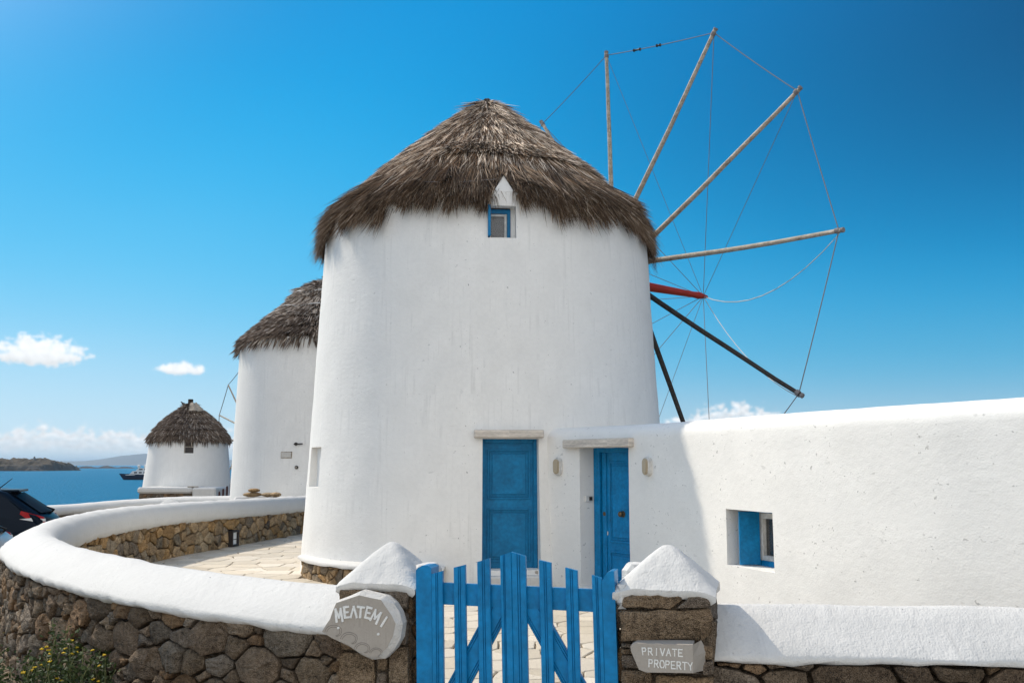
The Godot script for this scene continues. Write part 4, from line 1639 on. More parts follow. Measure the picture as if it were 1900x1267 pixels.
func build_neighbour_walls() -> void:
	# the next yard: a white coped wall with a little pyramid post
	var line := Line.new(catmull([Vector2(-13.2, 26.2), Vector2(-12.7, 28.2), Vector2(-11.9, 29.6), Vector2(-10.8, 30.2), Vector2(-9.0, 30.6), Vector2(-7.2, 31.0)], 0.2))
	var org := Vector2(-10.8, 30.2)
	var wall := thing("garden_wall", "low white coped wall of the next yard, beyond the terrace wall", "wall", P(-10.8, 0, 30.2))
	put("core", sweep(line, [[-0.22, -1.2], [-0.22, 0.25], [0.22, 0.25], [0.22, -1.2]], 0.0, line.total, 0.4, org, 0.0), mat.mortar_tan, wall)
	var up := func(u: float) -> float: return 0.17 * smoothstep(2.0, 6.5, u)
	put("coping", sweep(line, [[-0.26, 0.10], [-0.31, 0.16], [-0.27, 0.27], [-0.12, 0.36], [0.06, 0.38], [0.22, 0.30], [0.30, 0.18], [0.24, 0.10]], 0.0, line.total, 0.25, org, 0.012, true, up), mat.plaster_rough, wall)
	var post := thing("gate_post", "small white pyramid-topped post on the next yard's wall", "post", P(-9.75, 0, 28.6))
	pyramid(post, "cap", 0.36, 0.30, 0.56, 0.30)
	put("shaft", box_mesh(Vector3(-0.32, -1.2, -0.32), Vector3(0.32, 0.30, 0.32), 0.02), mat.plaster_rough, post)
	# the far mill's parapet
	var par := thing("parapet", "white parapet on dark stone footing before the small distant mill", "wall", P(-18.9, 0, 57.2))
	put("footing", box_mesh(Vector3(-2.3, -2.6, -0.3), Vector3(0.7, -0.12, 0.32), 0.05), mat.mortar_tan, par)
	put("coping", box_mesh(Vector3(-2.38, -0.118, -2.2), Vector3(0.75, 0.22, 0.40), 0.09), mat.plaster_rough, par)
	put("white_block", box_mesh(Vector3(0.752, -2.6, -2.2), Vector3(2.1, 0.20, 0.42), 0.08), mat.plaster_rough, par)
	var fseeds := courses(Vector2(-2.25, -0.9), Vector2(0.68, -0.14), 0.30, 0.16, 0.7)
	face_stones(par, fseeds, Vector2(-2.25, -0.9), Vector2(0.68, -0.14), 0.36, 1.4, func(u: float, v: float) -> Array: return [Vector3(u, v, 0.33), Vector3(0, 0, 1)], 0.012, 0.03, 0.05, near_tone)
	var hatch := thing("slate_lid", "small grey slate lying on the white parapet top", "slab", P(-18.2, 0.222, 57.1), 0.3)
	put("slab", box_mesh(Vector3(-0.3, 0, -0.2), Vector3(0.3, 0.06, 0.2), 0.015), mat.slate, hatch)
	# the brown picket gate
	var gate := thing("picket_gate", "small dark brown picket gate left of the second mill", "gate", P(-13.75, -0.62, 48.0))
	for i in 4:
		var x := -0.27 + 0.18 * i
		var h := 0.80 + 0.13 * i
		var st := begin()
		prism(st, PackedVector2Array([Vector2(x - 0.045, 0), Vector2(x + 0.045, 0), Vector2(x + 0.045, h), Vector2(x, h + 0.06), Vector2(x - 0.045, h)]), 0.0, 0.03)
		put("picket", done(st), mat.brown_paint, gate)
	for y in [0.2, 0.55]:
		put("rail", box_mesh(Vector3(-0.36, y, -0.04), Vector3(0.36, y + 0.09, -0.002)), mat.brown_paint, gate)
	# loose stones lying on a ledge behind the terrace wall
	var ledge := thing("garden_wall", "low white wall end under loose stones before the second mill", "wall", P(-6.2, 0, 25.1))
	put("body", box_mesh(Vector3(-0.75, -0.6, -0.25), Vector3(1.7, 0.70, 0.2), 0.06), mat.plaster_rough, ledge)
	var lay := [[-0.28, 0.70, 0.24, 0.06, 0.2, "long flat tan stone at the left of the loose pile"], [-0.22, 0.815, 0.16, 0.05, -0.1, "rounded tan stone lying on top of the loose pile"], [0.10, 0.70, 0.17, 0.055, 0.3, "tan stone in the middle of the loose pile"], [0.32, 0.70, 0.14, 0.06, 0.0, "blocky tan stone at the right end of the loose pile"]]
	for s in lay:
		var o := thing("loose_stone", s[5], "stone", P(-6.2 + s[0], s[1], 24.95 + s[4] * 0.3), s[4], "loose stones on the wall before the second mill")
		var st := begin()
		st.set_color(warm_tone())
		ball(st, Vector3(0, s[3], 0), Vector3(s[2], s[3], 0.14), 10, 6)
		put("rock", done(st), mat.stone, o)

# =================================================================== gate, pillars
const GATE_TURN := -14.0

func gate_point(u: float, y: float, w: float) -> Vector3:
	var a := deg_to_rad(-GATE_TURN)
	return Vector3(0, 0, -5.0) + Vector3(cos(a), 0, sin(a)) * u + Vector3(-sin(a), 0, cos(a)) * w + Vector3(0, y, 0)

func pyramid(parent: Node3D, called: String, half: float, y0: float, y1: float, deep: float) -> void:
	# a hand-plastered four-sided cap with blunt edges
	var st := begin()
	var f := func(u: float, v: float) -> Vector3:
		var m := pow(pow(absf(u), 7.0) + pow(absf(v), 7.0), 1.0 / 7.0)
		var y := y1 - (y1 - y0) * (sqrt(m * m + 0.02) - 0.141) / 0.869
		var p := Vector3(u * half, y, v * deep)
		return p + Vector3(0, 0.008 * soft.get_noise_2d(u * 1.7, v * 1.7 + half), 0)
	var us := steps(-1, 1, 22)
	sheet(st, us, us, func(u: float, v: float) -> Vector3: return f.call(u, -v))
	# skirt
	for k in 4:
		sheet(st, us, [0.0, 1.0, 2.0], func(u: float, v: float) -> Vector3:
			var q := Vector2(u, 1.0).rotated(-PI * 0.5 * k)
			var p: Vector3 = f.call(clampf(q.x, -1, 1), clampf(q.y, -1, 1))
			if v == 1.0:
				p.y -= 0.022 + 0.014 * soft.get_noise_2d(u * 3.0, k * 4.0)
			elif v == 2.0:
				p.y -= 0.042
				p = Vector3(p.x * 0.9, p.y, p.z * 0.9)
			return p, [], 4)
	put(called, done(st), mat.plaster_rough, parent)

func pillar_faces(parent: Node3D, polys: Array, fn: Callable) -> void:
	for p in polys:
		var poly := PackedVector2Array()
		for q in p[0]:
			poly.append(Vector2(q[0], q[1]))
		var c: Color = p[1]
		var m := stone(poly, fn, 0.006, 0.022, 0.05, c)
		if m:
			put("stone", m, mat.stone, parent)

func rect(x0: float, y0: float, x1: float, y1: float) -> Array:
	return [[x0, y0], [(x0 + x1) * 0.5, y0 - 0.006], [x1, y0], [x1 + 0.004, (y0 + y1) * 0.5], [x1, y1], [(x0 + x1) * 0.5, y1 + 0.005], [x0, y1], [x0 - 0.004, (y0 + y1) * 0.5]]

func build_pillars() -> void:
	# right pillar: its local frame is that of the gate, origin at its front left foot
	var right := thing("gate_pillar", "stone gate pillar with white pyramid cap right of the blue gate", "pillar", gate_point(0.745, 0, -0.205), deg_to_rad(GATE_TURN))
	put("core", box_mesh(Vector3(-0.205, -0.1, -0.21), Vector3(0.205, 0.86, 0.20), 0.01), mat.mortar_dark, right)
	pyramid(right, "cap", 0.243, 0.912, 1.108, 0.235)
	put("cap_shoulder", box_mesh(Vector3(-0.238, 0.86, -0.235), Vector3(-0.13, 0.998, -0.04), 0.03), mat.plaster_rough, right)
	put("plaster_drip", box_mesh(Vector3(-0.236, 0.815, 0.02), Vector3(-0.165, 0.93, 0.236), 0.033), mat.plaster_rough, right)
	var front := func(u: float, v: float) -> Array: return [Vector3(u, v, 0.212), Vector3(0, 0, 1)]
	var B := Color(0.37, 0.275, 0.19)
	var G := Color(0.30, 0.25, 0.205)
	pillar_faces(right, [
		[[[-0.205, 0.826], [-0.05, 0.818], [0.04, 0.825], [0.09, 0.865], [0.11, 0.895], [-0.16, 0.89], [-0.205, 0.868]], B],
		[[[0.045, 0.824], [0.225, 0.838], [0.222, 0.884], [0.12, 0.893], [0.085, 0.855]], G],
		[[[-0.215, 0.666], [0.10, 0.685], [0.17, 0.672], [0.235, 0.735], [0.222, 0.832], [0.0, 0.822], [-0.215, 0.812]], B],
		[rect(-0.21, 0.637, -0.13, 0.660), G], [rect(-0.21, 0.610, -0.125, 0.634), B], [rect(-0.21, 0.545, -0.09, 0.606), G],
		[rect(-0.08, 0.53, 0.16, 0.66), G],
		[rect(0.165, 0.60, 0.225, 0.664), B], [rect(0.165, 0.53, 0.225, 0.595), G],
		[rect(-0.21, 0.45, -0.06, 0.538), B], [rect(-0.05, 0.37, 0.225, 0.522), Color(0.46, 0.33, 0.21)], [rect(-0.21, 0.30, -0.06, 0.44), G],
		[rect(-0.21, 0.12, 0.02, 0.29), B], [rect(0.03, 0.12, 0.225, 0.36), G], [rect(-0.21, -0.08, 0.225, 0.11), B]], front)
	var lside := func(u: float, v: float) -> Array: return [Vector3(-0.212, v, u), Vector3(-1, 0, 0)]
	var sd := courses(Vector2(-0.2, -0.08), Vector2(0.2, 0.86), 0.22, 0.13, 0.5)
	face_stones(right, sd, Vector2(-0.2, -0.08), Vector2(0.2, 0.86), 0.3, 1.3, lside, 0.008, 0.014, 0.04, near_tone)
	var rside := func(u: float, v: float) -> Array: return [Vector3(0.212, v, u), Vector3(1, 0, 0)]
	face_stones(right, courses(Vector2(-0.2, -0.08), Vector2(0.2, 0.86), 0.24, 0.16, 0.5), Vector2(-0.2, -0.08), Vector2(0.2, 0.86), 0.3, 1.3, rside, 0.008, 0.014, 0.04, near_tone)
	# left pillar
	var left := thing("gate_pillar", "stone gate pillar with white pyramid cap left of the gate, bearing the plaque", "pillar", gate_point(-0.715, 0, -0.21), deg_to_rad(GATE_TURN))
	put("core", box_mesh(Vector3(-0.19, -0.1, -0.20), Vector3(0.165, 0.86, 0.19), 0.01), mat.mortar_dark, left)
	pyramid(left, "cap", 0.215, 0.900, 1.095, 0.225)
	put("cap_shoulder", box_mesh(Vector3(0.12, 0.895, -0.18), Vector3(0.235, 0.975, 0.06), 0.03), mat.plaster_rough, left)
	var lf := func(u: float, v: float) -> Array: return [Vector3(u, v, 0.20), Vector3(0, 0, 1)]
	pillar_faces(left, [
		[rect(-0.205, 0.80, 0.03, 0.865), B], [rect(0.04, 0.77, 0.175, 0.862), G], [rect(-0.205, 0.66, -0.02, 0.79), G], [rect(-0.01, 0.60, 0.175, 0.76), G],
		[rect(-0.205, 0.56, -0.02, 0.65), B], [rect(0.075, 0.36, 0.178, 0.592), Color(0.40, 0.31, 0.225)], [rect(-0.21, 0.35, 0.0, 0.55), Color(0.42, 0.32, 0.22)], [rect(0.008, 0.47, 0.068, 0.59), B],
		[rect(0.01, 0.36, 0.068, 0.46), G], [rect(-0.21, 0.15, -0.01, 0.34), B], [rect(0.0, 0.12, 0.178, 0.35), G], [rect(-0.21, -0.08, 0.178, 0.11), B]], lf)
	var ls := func(u: float, v: float) -> Array: return [Vector3(0.172, v, u), Vector3(1, 0, 0)]
	face_stones(left, courses(Vector2(-0.2, -0.08), Vector2(0.19, 0.86), 0.2, 0.13, 0.5), Vector2(-0.2, -0.08), Vector2(0.19, 0.86), 0.3, 1.3, ls, 0.008, 0.014, 0.04, func() -> Color: return near_tone().lerp(Color(0.30, 0.16, 0.06), 0.35))

# a board that stands: cross-section with two grooves in its face, slanting top
func board(u0: float, u1: float, yb: float, y0: float, y1: float, z0: float, z1: float, grooves: Array) -> ArrayMesh:
	var sec := PackedVector2Array([Vector2(u0, z0), Vector2(u1, z0), Vector2(u1, z1 - 0.003), Vector2(u1 - 0.003, z1)])
	var gs := grooves.duplicate()
	gs.reverse()
	for g in gs:
		var x := lerpf(u0, u1, g)
		sec.append_array([Vector2(x + 0.0028, z1), Vector2(x + 0.001, z1 - 0.006), Vector2(x - 0.001, z1 - 0.006), Vector2(x - 0.0028, z1)])
	sec.append_array([Vector2(u0 + 0.003, z1), Vector2(u0, z1 - 0.003)])
	var st := begin()
	var top := func(x: float) -> float: return lerpf(y0, y1, (x - u0) / (u1 - u0))
	for i in sec.size():
		var a := sec[i]
		var b := sec[(i + 1) % sec.size()]
		# walked anticlockwise seen from above with z towards the viewer: a box from back to front
		quad(st, Vector3(b.x, yb, b.y), Vector3(a.x, yb, a.y), Vector3(a.x, top.call(a.x), a.y), Vector3(b.x, top.call(b.x), b.y))
	var idx := Geometry2D.triangulate_polygon(sec)
	for i in range(0, idx.size(), 3):
		var a := sec[idx[i]]
		var b := sec[idx[i + 1]]
		var c := sec[idx[i + 2]]
		var va := Vector3(a.x, top.call(a.x), a.y)
		var vb := Vector3(b.x, top.call(b.x), b.y)
		var vc := Vector3(c.x, top.call(c.x), c.y)
		if (vb - va).cross(vc - va).y > 0:
			tri(st, va, vc, vb)
		else:
			tri(st, va, vb, vc)
	return done(st)

func build_gate() -> void:
	var gate := thing("garden_gate", "blue wooden picket gate with rising pickets and crossed braces", "gate", Vector3(0, 0, -5.0), deg_to_rad(GATE_TURN))
	gate.transform.basis = gate.transform.basis * Basis(Vector3(0, 0, 1), deg_to_rad(1.2))
	var g2 := [0.42, 0.58]
	for p in [[-0.391, -0.333, 0.964, 0.980, g2], [-0.274, -0.214, 0.996, 1.010, g2], [-0.1515, -0.087, 1.024, 1.042, g2], [-0.033, 0.0235, 1.054, 1.073, [0.30, 0.42]], [0.0245, 0.096, 1.073, 1.052, [0.42, 0.58]], [0.163, 0.2235, 1.034, 1.020, g2], [0.293, 0.3525, 0.998, 0.983, g2], [0.4225, 0.470, 0.963, 0.949, g2]]:
		put("picket", board(p[0], p[1], 0.12, p[2], p[3], 0.002, 0.026, p[4]), mat.blue_gate, gate)
	# cross rails and braces: boards turned on their side
	for r in [[0.922, 0.893], [0.36, 0.34]]:
		var m := put("rail", board(-0.106, 0.0, -0.385, 0.466, 0.466, -0.028, 0.0, [0.10, 0.18, 0.80, 0.88]), mat.blue_gate, gate)
		var dir := Vector3(0.85, r[1] - r[0], 0).normalized()
		var up := Vector3(0, 0, 1).cross(dir).normalized()
		m.transform = Transform3D(Basis(up, dir, Vector3(0, 0, -1)), Vector3(0.0, (r[0] + r[1]) * 0.5, -0.028))
	for b in [[Vector3(-0.32, 0.33, 0), Vector3(-0.012, 0.86, 0)], [Vector3(0.395, 0.31, 0), Vector3(0.078, 0.86, 0)]]:
		var dir: Vector3 = (b[1] - b[0]).normalized()
		var side := dir.cross(Vector3(0, 0, 1)).normalized()
		var m := put("brace", board(-0.052, 0.052, 0.0, (b[1] - b[0]).length(), (b[1] - b[0]).length(), -0.026, -0.001, [0.10, 0.20, 0.80, 0.90]), mat.blue_gate, gate)
		m.transform = Transform3D(Basis(side, dir, side.cross(dir)), b[0])
	# the posts that carry it
	var lp := thing("gate_post", "square blue wooden post between left pillar and gate", "post", gate_point(-0.432, 0, 0.0), deg_to_rad(GATE_TURN))
	lp.transform.basis = lp.transform.basis * Basis(Vector3(0, 0, 1), deg_to_rad(1.2))
	var st := begin()
	prism(st, PackedVector2Array([Vector2(-0.042, -0.1), Vector2(0.040, -0.1), Vector2(0.040, 0.985), Vector2(0.02, 0.996), Vector2(-0.01, 0.996), Vector2(-0.03, 0.985), Vector2(-0.042, 0.972)]), -0.10, 0.022)
	put("shaft", done(st), mat.blue_gate, lp)
	var rp := thing("gate_post", "blue wooden post with rounded shoulder between gate and right pillar", "post", gate_point(0.501, 0, 0.0), deg_to_rad(GATE_TURN))
	rp.transform.basis = rp.transform.basis * Basis(Vector3(0, 0, 1), deg_to_rad(1.2))
	st = begin()
	prism(st, PackedVector2Array([Vector2(-0.030, -0.1), Vector2(0.031, -0.1), Vector2(0.031, 0.992), Vector2(0.012, 0.993), Vector2(-0.004, 0.985), Vector2(-0.016, 0.968), Vector2(-0.024, 0.952), Vector2(-0.030, 0.949)]), -0.10, 0.022)
	put("shaft", done(st), mat.blue_gate, rp)

# =================================================================== writing
func glyph(ch: String) -> Array:
	match ch:
		"M": return [[0, 0, 0.06, 1], [0.06, 1, 0.5, 0.3], [0.5, 0.3, 0.94, 1], [0.94, 1, 1, 0]]
		"E": return [[0, 0, 0, 1], [0, 1, 0.85, 1], [0, 0.5, 0.7, 0.5], [0, 0, 0.9, 0]]
		"L": return [[0, 0, 0.5, 1], [0.5, 1, 1, 0]]
		"T": return [[0, 1, 1, 1], [0.5, 1, 0.5, 0]]
		"I": return [[0.5, 0, 0.5, 1]]
		"P": return [[0, 0, 0, 1], [0, 1, 0.7, 1], [0.7, 1, 0.85, 0.78], [0.85, 0.78, 0.7, 0.5], [0.7, 0.5, 0, 0.5]]
		"R": return [[0, 0, 0, 1], [0, 1, 0.7, 1], [0.7, 1, 0.85, 0.78], [0.85, 0.78, 0.7, 0.5], [0.7, 0.5, 0, 0.5], [0.4, 0.5, 0.95, 0]]
		"V": return [[0, 1, 0.5, 0], [0.5, 0, 1, 1]]
		"A": return [[0, 0, 0.5, 1], [0.5, 1, 1, 0], [0.22, 0.4, 0.78, 0.4]]
		"O": return [[0.25, 0, 0.75, 0], [0.75, 0, 1, 0.3], [1, 0.3, 1, 0.7], [1, 0.7, 0.75, 1], [0.75, 1, 0.25, 1], [0.25, 1, 0, 0.7], [0, 0.7, 0, 0.3], [0, 0.3, 0.25, 0]]
		"Y": return [[0, 1, 0.5, 0.5], [0.5, 0.5, 1, 1], [0.5, 0.5, 0.5, 0]]
	return []

func letter(parent: Node3D, ch: String, c: Vector2, w: float, h: float, turn: float, thick: float, z0: float, z1: float, m: Material) -> void:
	var st := begin()
	var k := 0
	for s in glyph(ch):
		var a := Vector2((s[0] - 0.5) * w, (s[1] - 0.5) * h).rotated(turn) + c
		var b := Vector2((s[2] - 0.5) * w, (s[3] - 0.5) * h).rotated(turn) + c
		var d := (b - a).normalized()
		var n := d.orthogonal() * thick * 0.5 * rng.randf_range(0.85, 1.15)
		a -= d * thick * 0.4
		b += d * thick * 0.4
		var q := rng.randf_range(0.8, 1.1)
		prism(st, PackedVector2Array([a - n, b - n * q, b + d * thick * 0.12, b + n * q, a + n, a - d * thick * 0.12]), z0, z1 + 0.0006 * k)
		k += 1
	put("letter", done(st), m, parent)

func build_plaque() -> void:
	var o := thing("name_plaque", "broken grey stone plaque", "plaque", gate_point(-0.735, 0.70, 0.055), deg_to_rad(GATE_TURN))
	o.scale = Vector3(0.94, 0.94, 1.0)
	o.set_meta("label", "broken grey stone plaque with white Greek capitals and carved waves on the left pillar")
	var face := PackedVector2Array()
	var rim := PackedVector2Array()
	for p in [[-0.966, 0.665], [-0.945, 0.70], [-0.921, 0.732], [-0.905, 0.778], [-0.887, 0.818], [-0.815, 0.842], [-0.757, 0.862], [-0.70, 0.852], [-0.633, 0.842], [-0.60, 0.80], [-0.572, 0.765], [-0.548, 0.722], [-0.562, 0.66], [-0.592, 0.60], [-0.64, 0.553], [-0.689, 0.548], [-0.742, 0.566], [-0.814, 0.604], [-0.907, 0.634]]:
		face.append(Vector2(p[0] + 0.73, p[1] - 0.70))
	for p in [[-0.970, 0.660], [-0.950, 0.703], [-0.927, 0.735], [-0.912, 0.780], [-0.895, 0.826], [-0.815, 0.856], [-0.757, 0.882], [-0.70, 0.872], [-0.618, 0.857], [-0.570, 0.822], [-0.538, 0.775], [-0.520, 0.722], [-0.530, 0.645], [-0.562, 0.588], [-0.615, 0.536], [-0.689, 0.528], [-0.747, 0.550], [-0.82, 0.590], [-0.912, 0.624]]:
		rim.append(Vector2(p[0] + 0.73, p[1] - 0.70))
	var st := begin()
	var n := face.size()
	for i in n:
		var j := (i + 1) % n
		var a := Vector3(rim[i].x, rim[i].y, 0.028 + 0.008 * soft.get_noise_2d(i * 1.7, 0.0))
		var b := Vector3(rim[j].x, rim[j].y, 0.028 + 0.008 * soft.get_noise_2d(j * 1.7 if j > 0 else 0.0, 0.0))
		var fa := Vector3(face[i].x, face[i].y, 0.058)
		var fb := Vector3(face[j].x, face[j].y, 0.058)
		quad(st, b, a, fa, fb)
		quad(st, Vector3(b.x, b.y, -0.03), Vector3(a.x, a.y, -0.03), a, b)
	put("broken_edge", done(st), mat.slate_edge, o)
	st = begin()
	prism(st, face, 0.0, 0.0585)
	put("slab", done(st), mat.slate, o)
	# lettering, set on an arc
	for l in [["M", 335, 450, 0.035, 0.064, 9], ["E", 430, 415, 0.028, 0.054, 8], ["L", 512, 412, 0.034, 0.054, 1], ["T", 594, 416, 0.036, 0.052, -4], ["E", 690, 424, 0.028, 0.054, -12], ["M", 775, 468, 0.038, 0.060, -26], ["I", 872, 528, 0.03, 0.054, -33]]:
		var c := Vector2(-0.966 + 0.000477 * (l[1] - 130) + 0.73, 0.665 - 0.000436 * (l[2] - 650) + 0.0000175 * (l[1] - 130) - 0.70)
		letter(o, l[0], c, l[3], l[4], deg_to_rad(l[5]), 0.0108, 0.055, 0.0645, mat.letter_white)
	for s in [[330, 595], [806, 648]]:
		var c := Vector2(-0.966 + 0.000477 * (s[0] - 130) + 0.73, 0.665 - 0.000436 * (s[1] - 650) - 0.70)
		st = begin()
		tube(st, [Vector3(c.x, c.y, 0.05), Vector3(c.x, c.y, 0.064)], [0.008, 0.0065], 10)
		put("nail", done(st), mat.letter_white, o)
	# carved waves: scrolls one after another along the lower edge
	for wv in [[-0.945, 0.672, 1.0], [-0.855, 0.638, 1.0], [-0.775, 0.592, 0.9], [-0.690, 0.575, 0.75]]:
		for ring in 2:
			var pts := []
			for i in 16:
				var f := i / 15.0
				var a := PI * (0.95 - 1.25 * f)
				var r: float = (0.050 - 0.011 * ring) * wv[2] * (1.0 if f < 0.6 else lerpf(1.0, 0.45, (f - 0.6) / 0.4))
				var c := Vector2(wv[0] + 0.048 * wv[2] + cos(a) * r * 1.05, wv[1] - 0.012 + sin(a) * r * 0.85) + Vector2(0.73, -0.70)
				if Geometry2D.is_point_in_polygon(c, face):
					pts.append(Vector3(c.x, c.y, 0.0583))
			if pts.size() > 2:
				put("wave_carving", tube_mesh(pts, [0.0017], 4), mat.carved, o)

func build_sign_stone() -> void:
	var o := thing("sign_stone", "grey stone block painted PRIVATE PROPERTY in white on the right pillar", "sign", gate_point(0.745, 0.61, 0.0), deg_to_rad(GATE_TURN))
	var st := begin()
	var f := [[-0.146, 0.058], [-0.124, 0.072], [0.02, 0.074], [0.139, 0.076], [0.139, -0.048], [-0.074, -0.056], [-0.108, -0.045], [-0.143, 0.035]]
	var b := [[-0.150, 0.062], [-0.126, 0.078], [0.02, 0.082], [0.165, 0.080], [0.192, 0.03], [0.172, -0.060], [-0.074, -0.076], [-0.112, -0.055]]
	var front := PackedVector2Array()
	for p in f:
		front.append(Vector2(p[0], p[1]))
	prism(st, front, 0.02, 0.140)
	# broken flank on the right and foot
	quad(st, Vector3(0.139, -0.048, 0.1398), Vector3(0.180, -0.058, 0.02), Vector3(0.195, 0.03, 0.02), Vector3(0.139, 0.02, 0.1398))
	quad(st, Vector3(0.139, 0.02, 0.1398), Vector3(0.195, 0.03, 0.02), Vector3(0.170, 0.078, 0.02), Vector3(0.139, 0.076, 0.1398))
	quad(st, Vector3(-0.074, -0.078, 0.02), Vector3(0.180, -0.074, 0.02), Vector3(0.139, -0.048, 0.139), Vector3(-0.074, -0.056, 0.139))
	put("block", done(st), mat.slate, o)
	var x := -0.081
	for ch in "PRIVATE":
		letter(o, ch, Vector2(x, 0.038), 0.019, 0.030, rng.randfn(0, 0.04), 0.0048, 0.13, 0.1412, mat.letter_white)
		x += 0.0275
	x = -0.052
	var k := 0
	for ch in "PROPERTY":
		letter(o, ch, Vector2(x, -0.014 - 0.0008 * k), 0.0185, 0.0315, rng.randfn(-0.03, 0.05), 0.0048, 0.13, 0.1412, mat.letter_white)
		x += 0.0255
		k += 1

# =================================================================== small things by the mill
func build_bench_and_step() -> void:
	var o := thing("stone_bench", "low stone bench with white plastered seat curving round the mill's foot", "bench", P(-1.8, 0, 12.6))
	var line := Line.new(catmull([Vector2(-2.93, 13.95), Vector2(-2.62, 13.22), Vector2(-2.1, 12.62), Vector2(-1.45, 12.30), Vector2(-0.82, 12.22)], 0.1))
	var org := Vector2(-1.8, 12.6)
	var inside := -1.0 if line.left(line.total * 0.5).y < 0.0 else 1.0
	# the seat reaches back into the mill's wall
	put("seat", sweep(line, [[-0.03 * inside, 0.215], [-0.035 * inside, 0.245], [0.0, 0.27], [0.25 * inside, 0.275], [0.85 * inside, 0.28], [0.85 * inside, 0.22]], 0.0, line.total, 0.12, org, 0.006), mat.plaster_rough, o)
	put("core", sweep(line, [[0.03 * inside, -0.05], [0.03 * inside, 0.214], [0.8 * inside, 0.214], [0.8 * inside, -0.05]], 0.03, line.total - 0.03, 0.2, org, 0.0), mat.mortar_tan, o)
	var o3 := P(org.x, 0, org.y)
	var fn := func(u: float, v: float) -> Array:
		var n := line.left(u) * -inside
		var p := line.at(u) - n * 0.02
		return [P(p.x, v, p.y) - o3, Vector3(n.x, 0, -n.y)]
	var a := Vector2(0.03, -0.02)
	var b := Vector2(line.total - 0.03, 0.213)
	face_stones(o, courses(a, b, 0.20, 0.12, 0.6), a, b, 0.26, 1.2, fn, 0.007, 0.014, 0.04, warm_tone)
	var t := deg_to_rad(7.7)
	var step := thing("door_step", "white block step under the windmill's blue door", "step", P(TX, 0, TD) + Vector3(sin(t), 0, cos(t)) * 2.62, t)
	put("block", box_mesh(Vector3(-0.36, -0.05, -0.12), Vector3(0.37, 0.16, 0.20), 0.02), mat.plaster_rough, step)

func build_wall_fittings() -> void:
	# lantern let into the terrace side of the curving wall
	var o := thing("wall_lantern", "small framed glass lantern let into the inner face of the curving stone wall", "lantern", P(-5.13, 0.03, 18.55), deg_to_rad(78.0))
	var st := begin()
	box(st, Vector3(-0.13, -0.02, -0.10), Vector3(-0.095, 0.27, 0.05), 0.006)
	box(st, Vector3(0.095, -0.02, -0.10), Vector3(0.13, 0.27, 0.05), 0.006)
	box(st, Vector3(-0.094, 0.235, -0.10), Vector3(0.094, 0.27, 0.05), 0.006)
	box(st, Vector3(-0.094, -0.02, -0.10), Vector3(0.094, 0.015, 0.05), 0.006)
	put("frame", done(st), mat.iron, o)
	put("pane", box_mesh(Vector3(-0.0935, 0.016, 0.0), Vector3(0.0935, 0.234, 0.012)), mat.lamp_clear, o)
	put("glazing_bar", box_mesh(Vector3(-0.0935, 0.10, 0.013), Vector3(0.0935, 0.112, 0.02)), mat.iron, o)

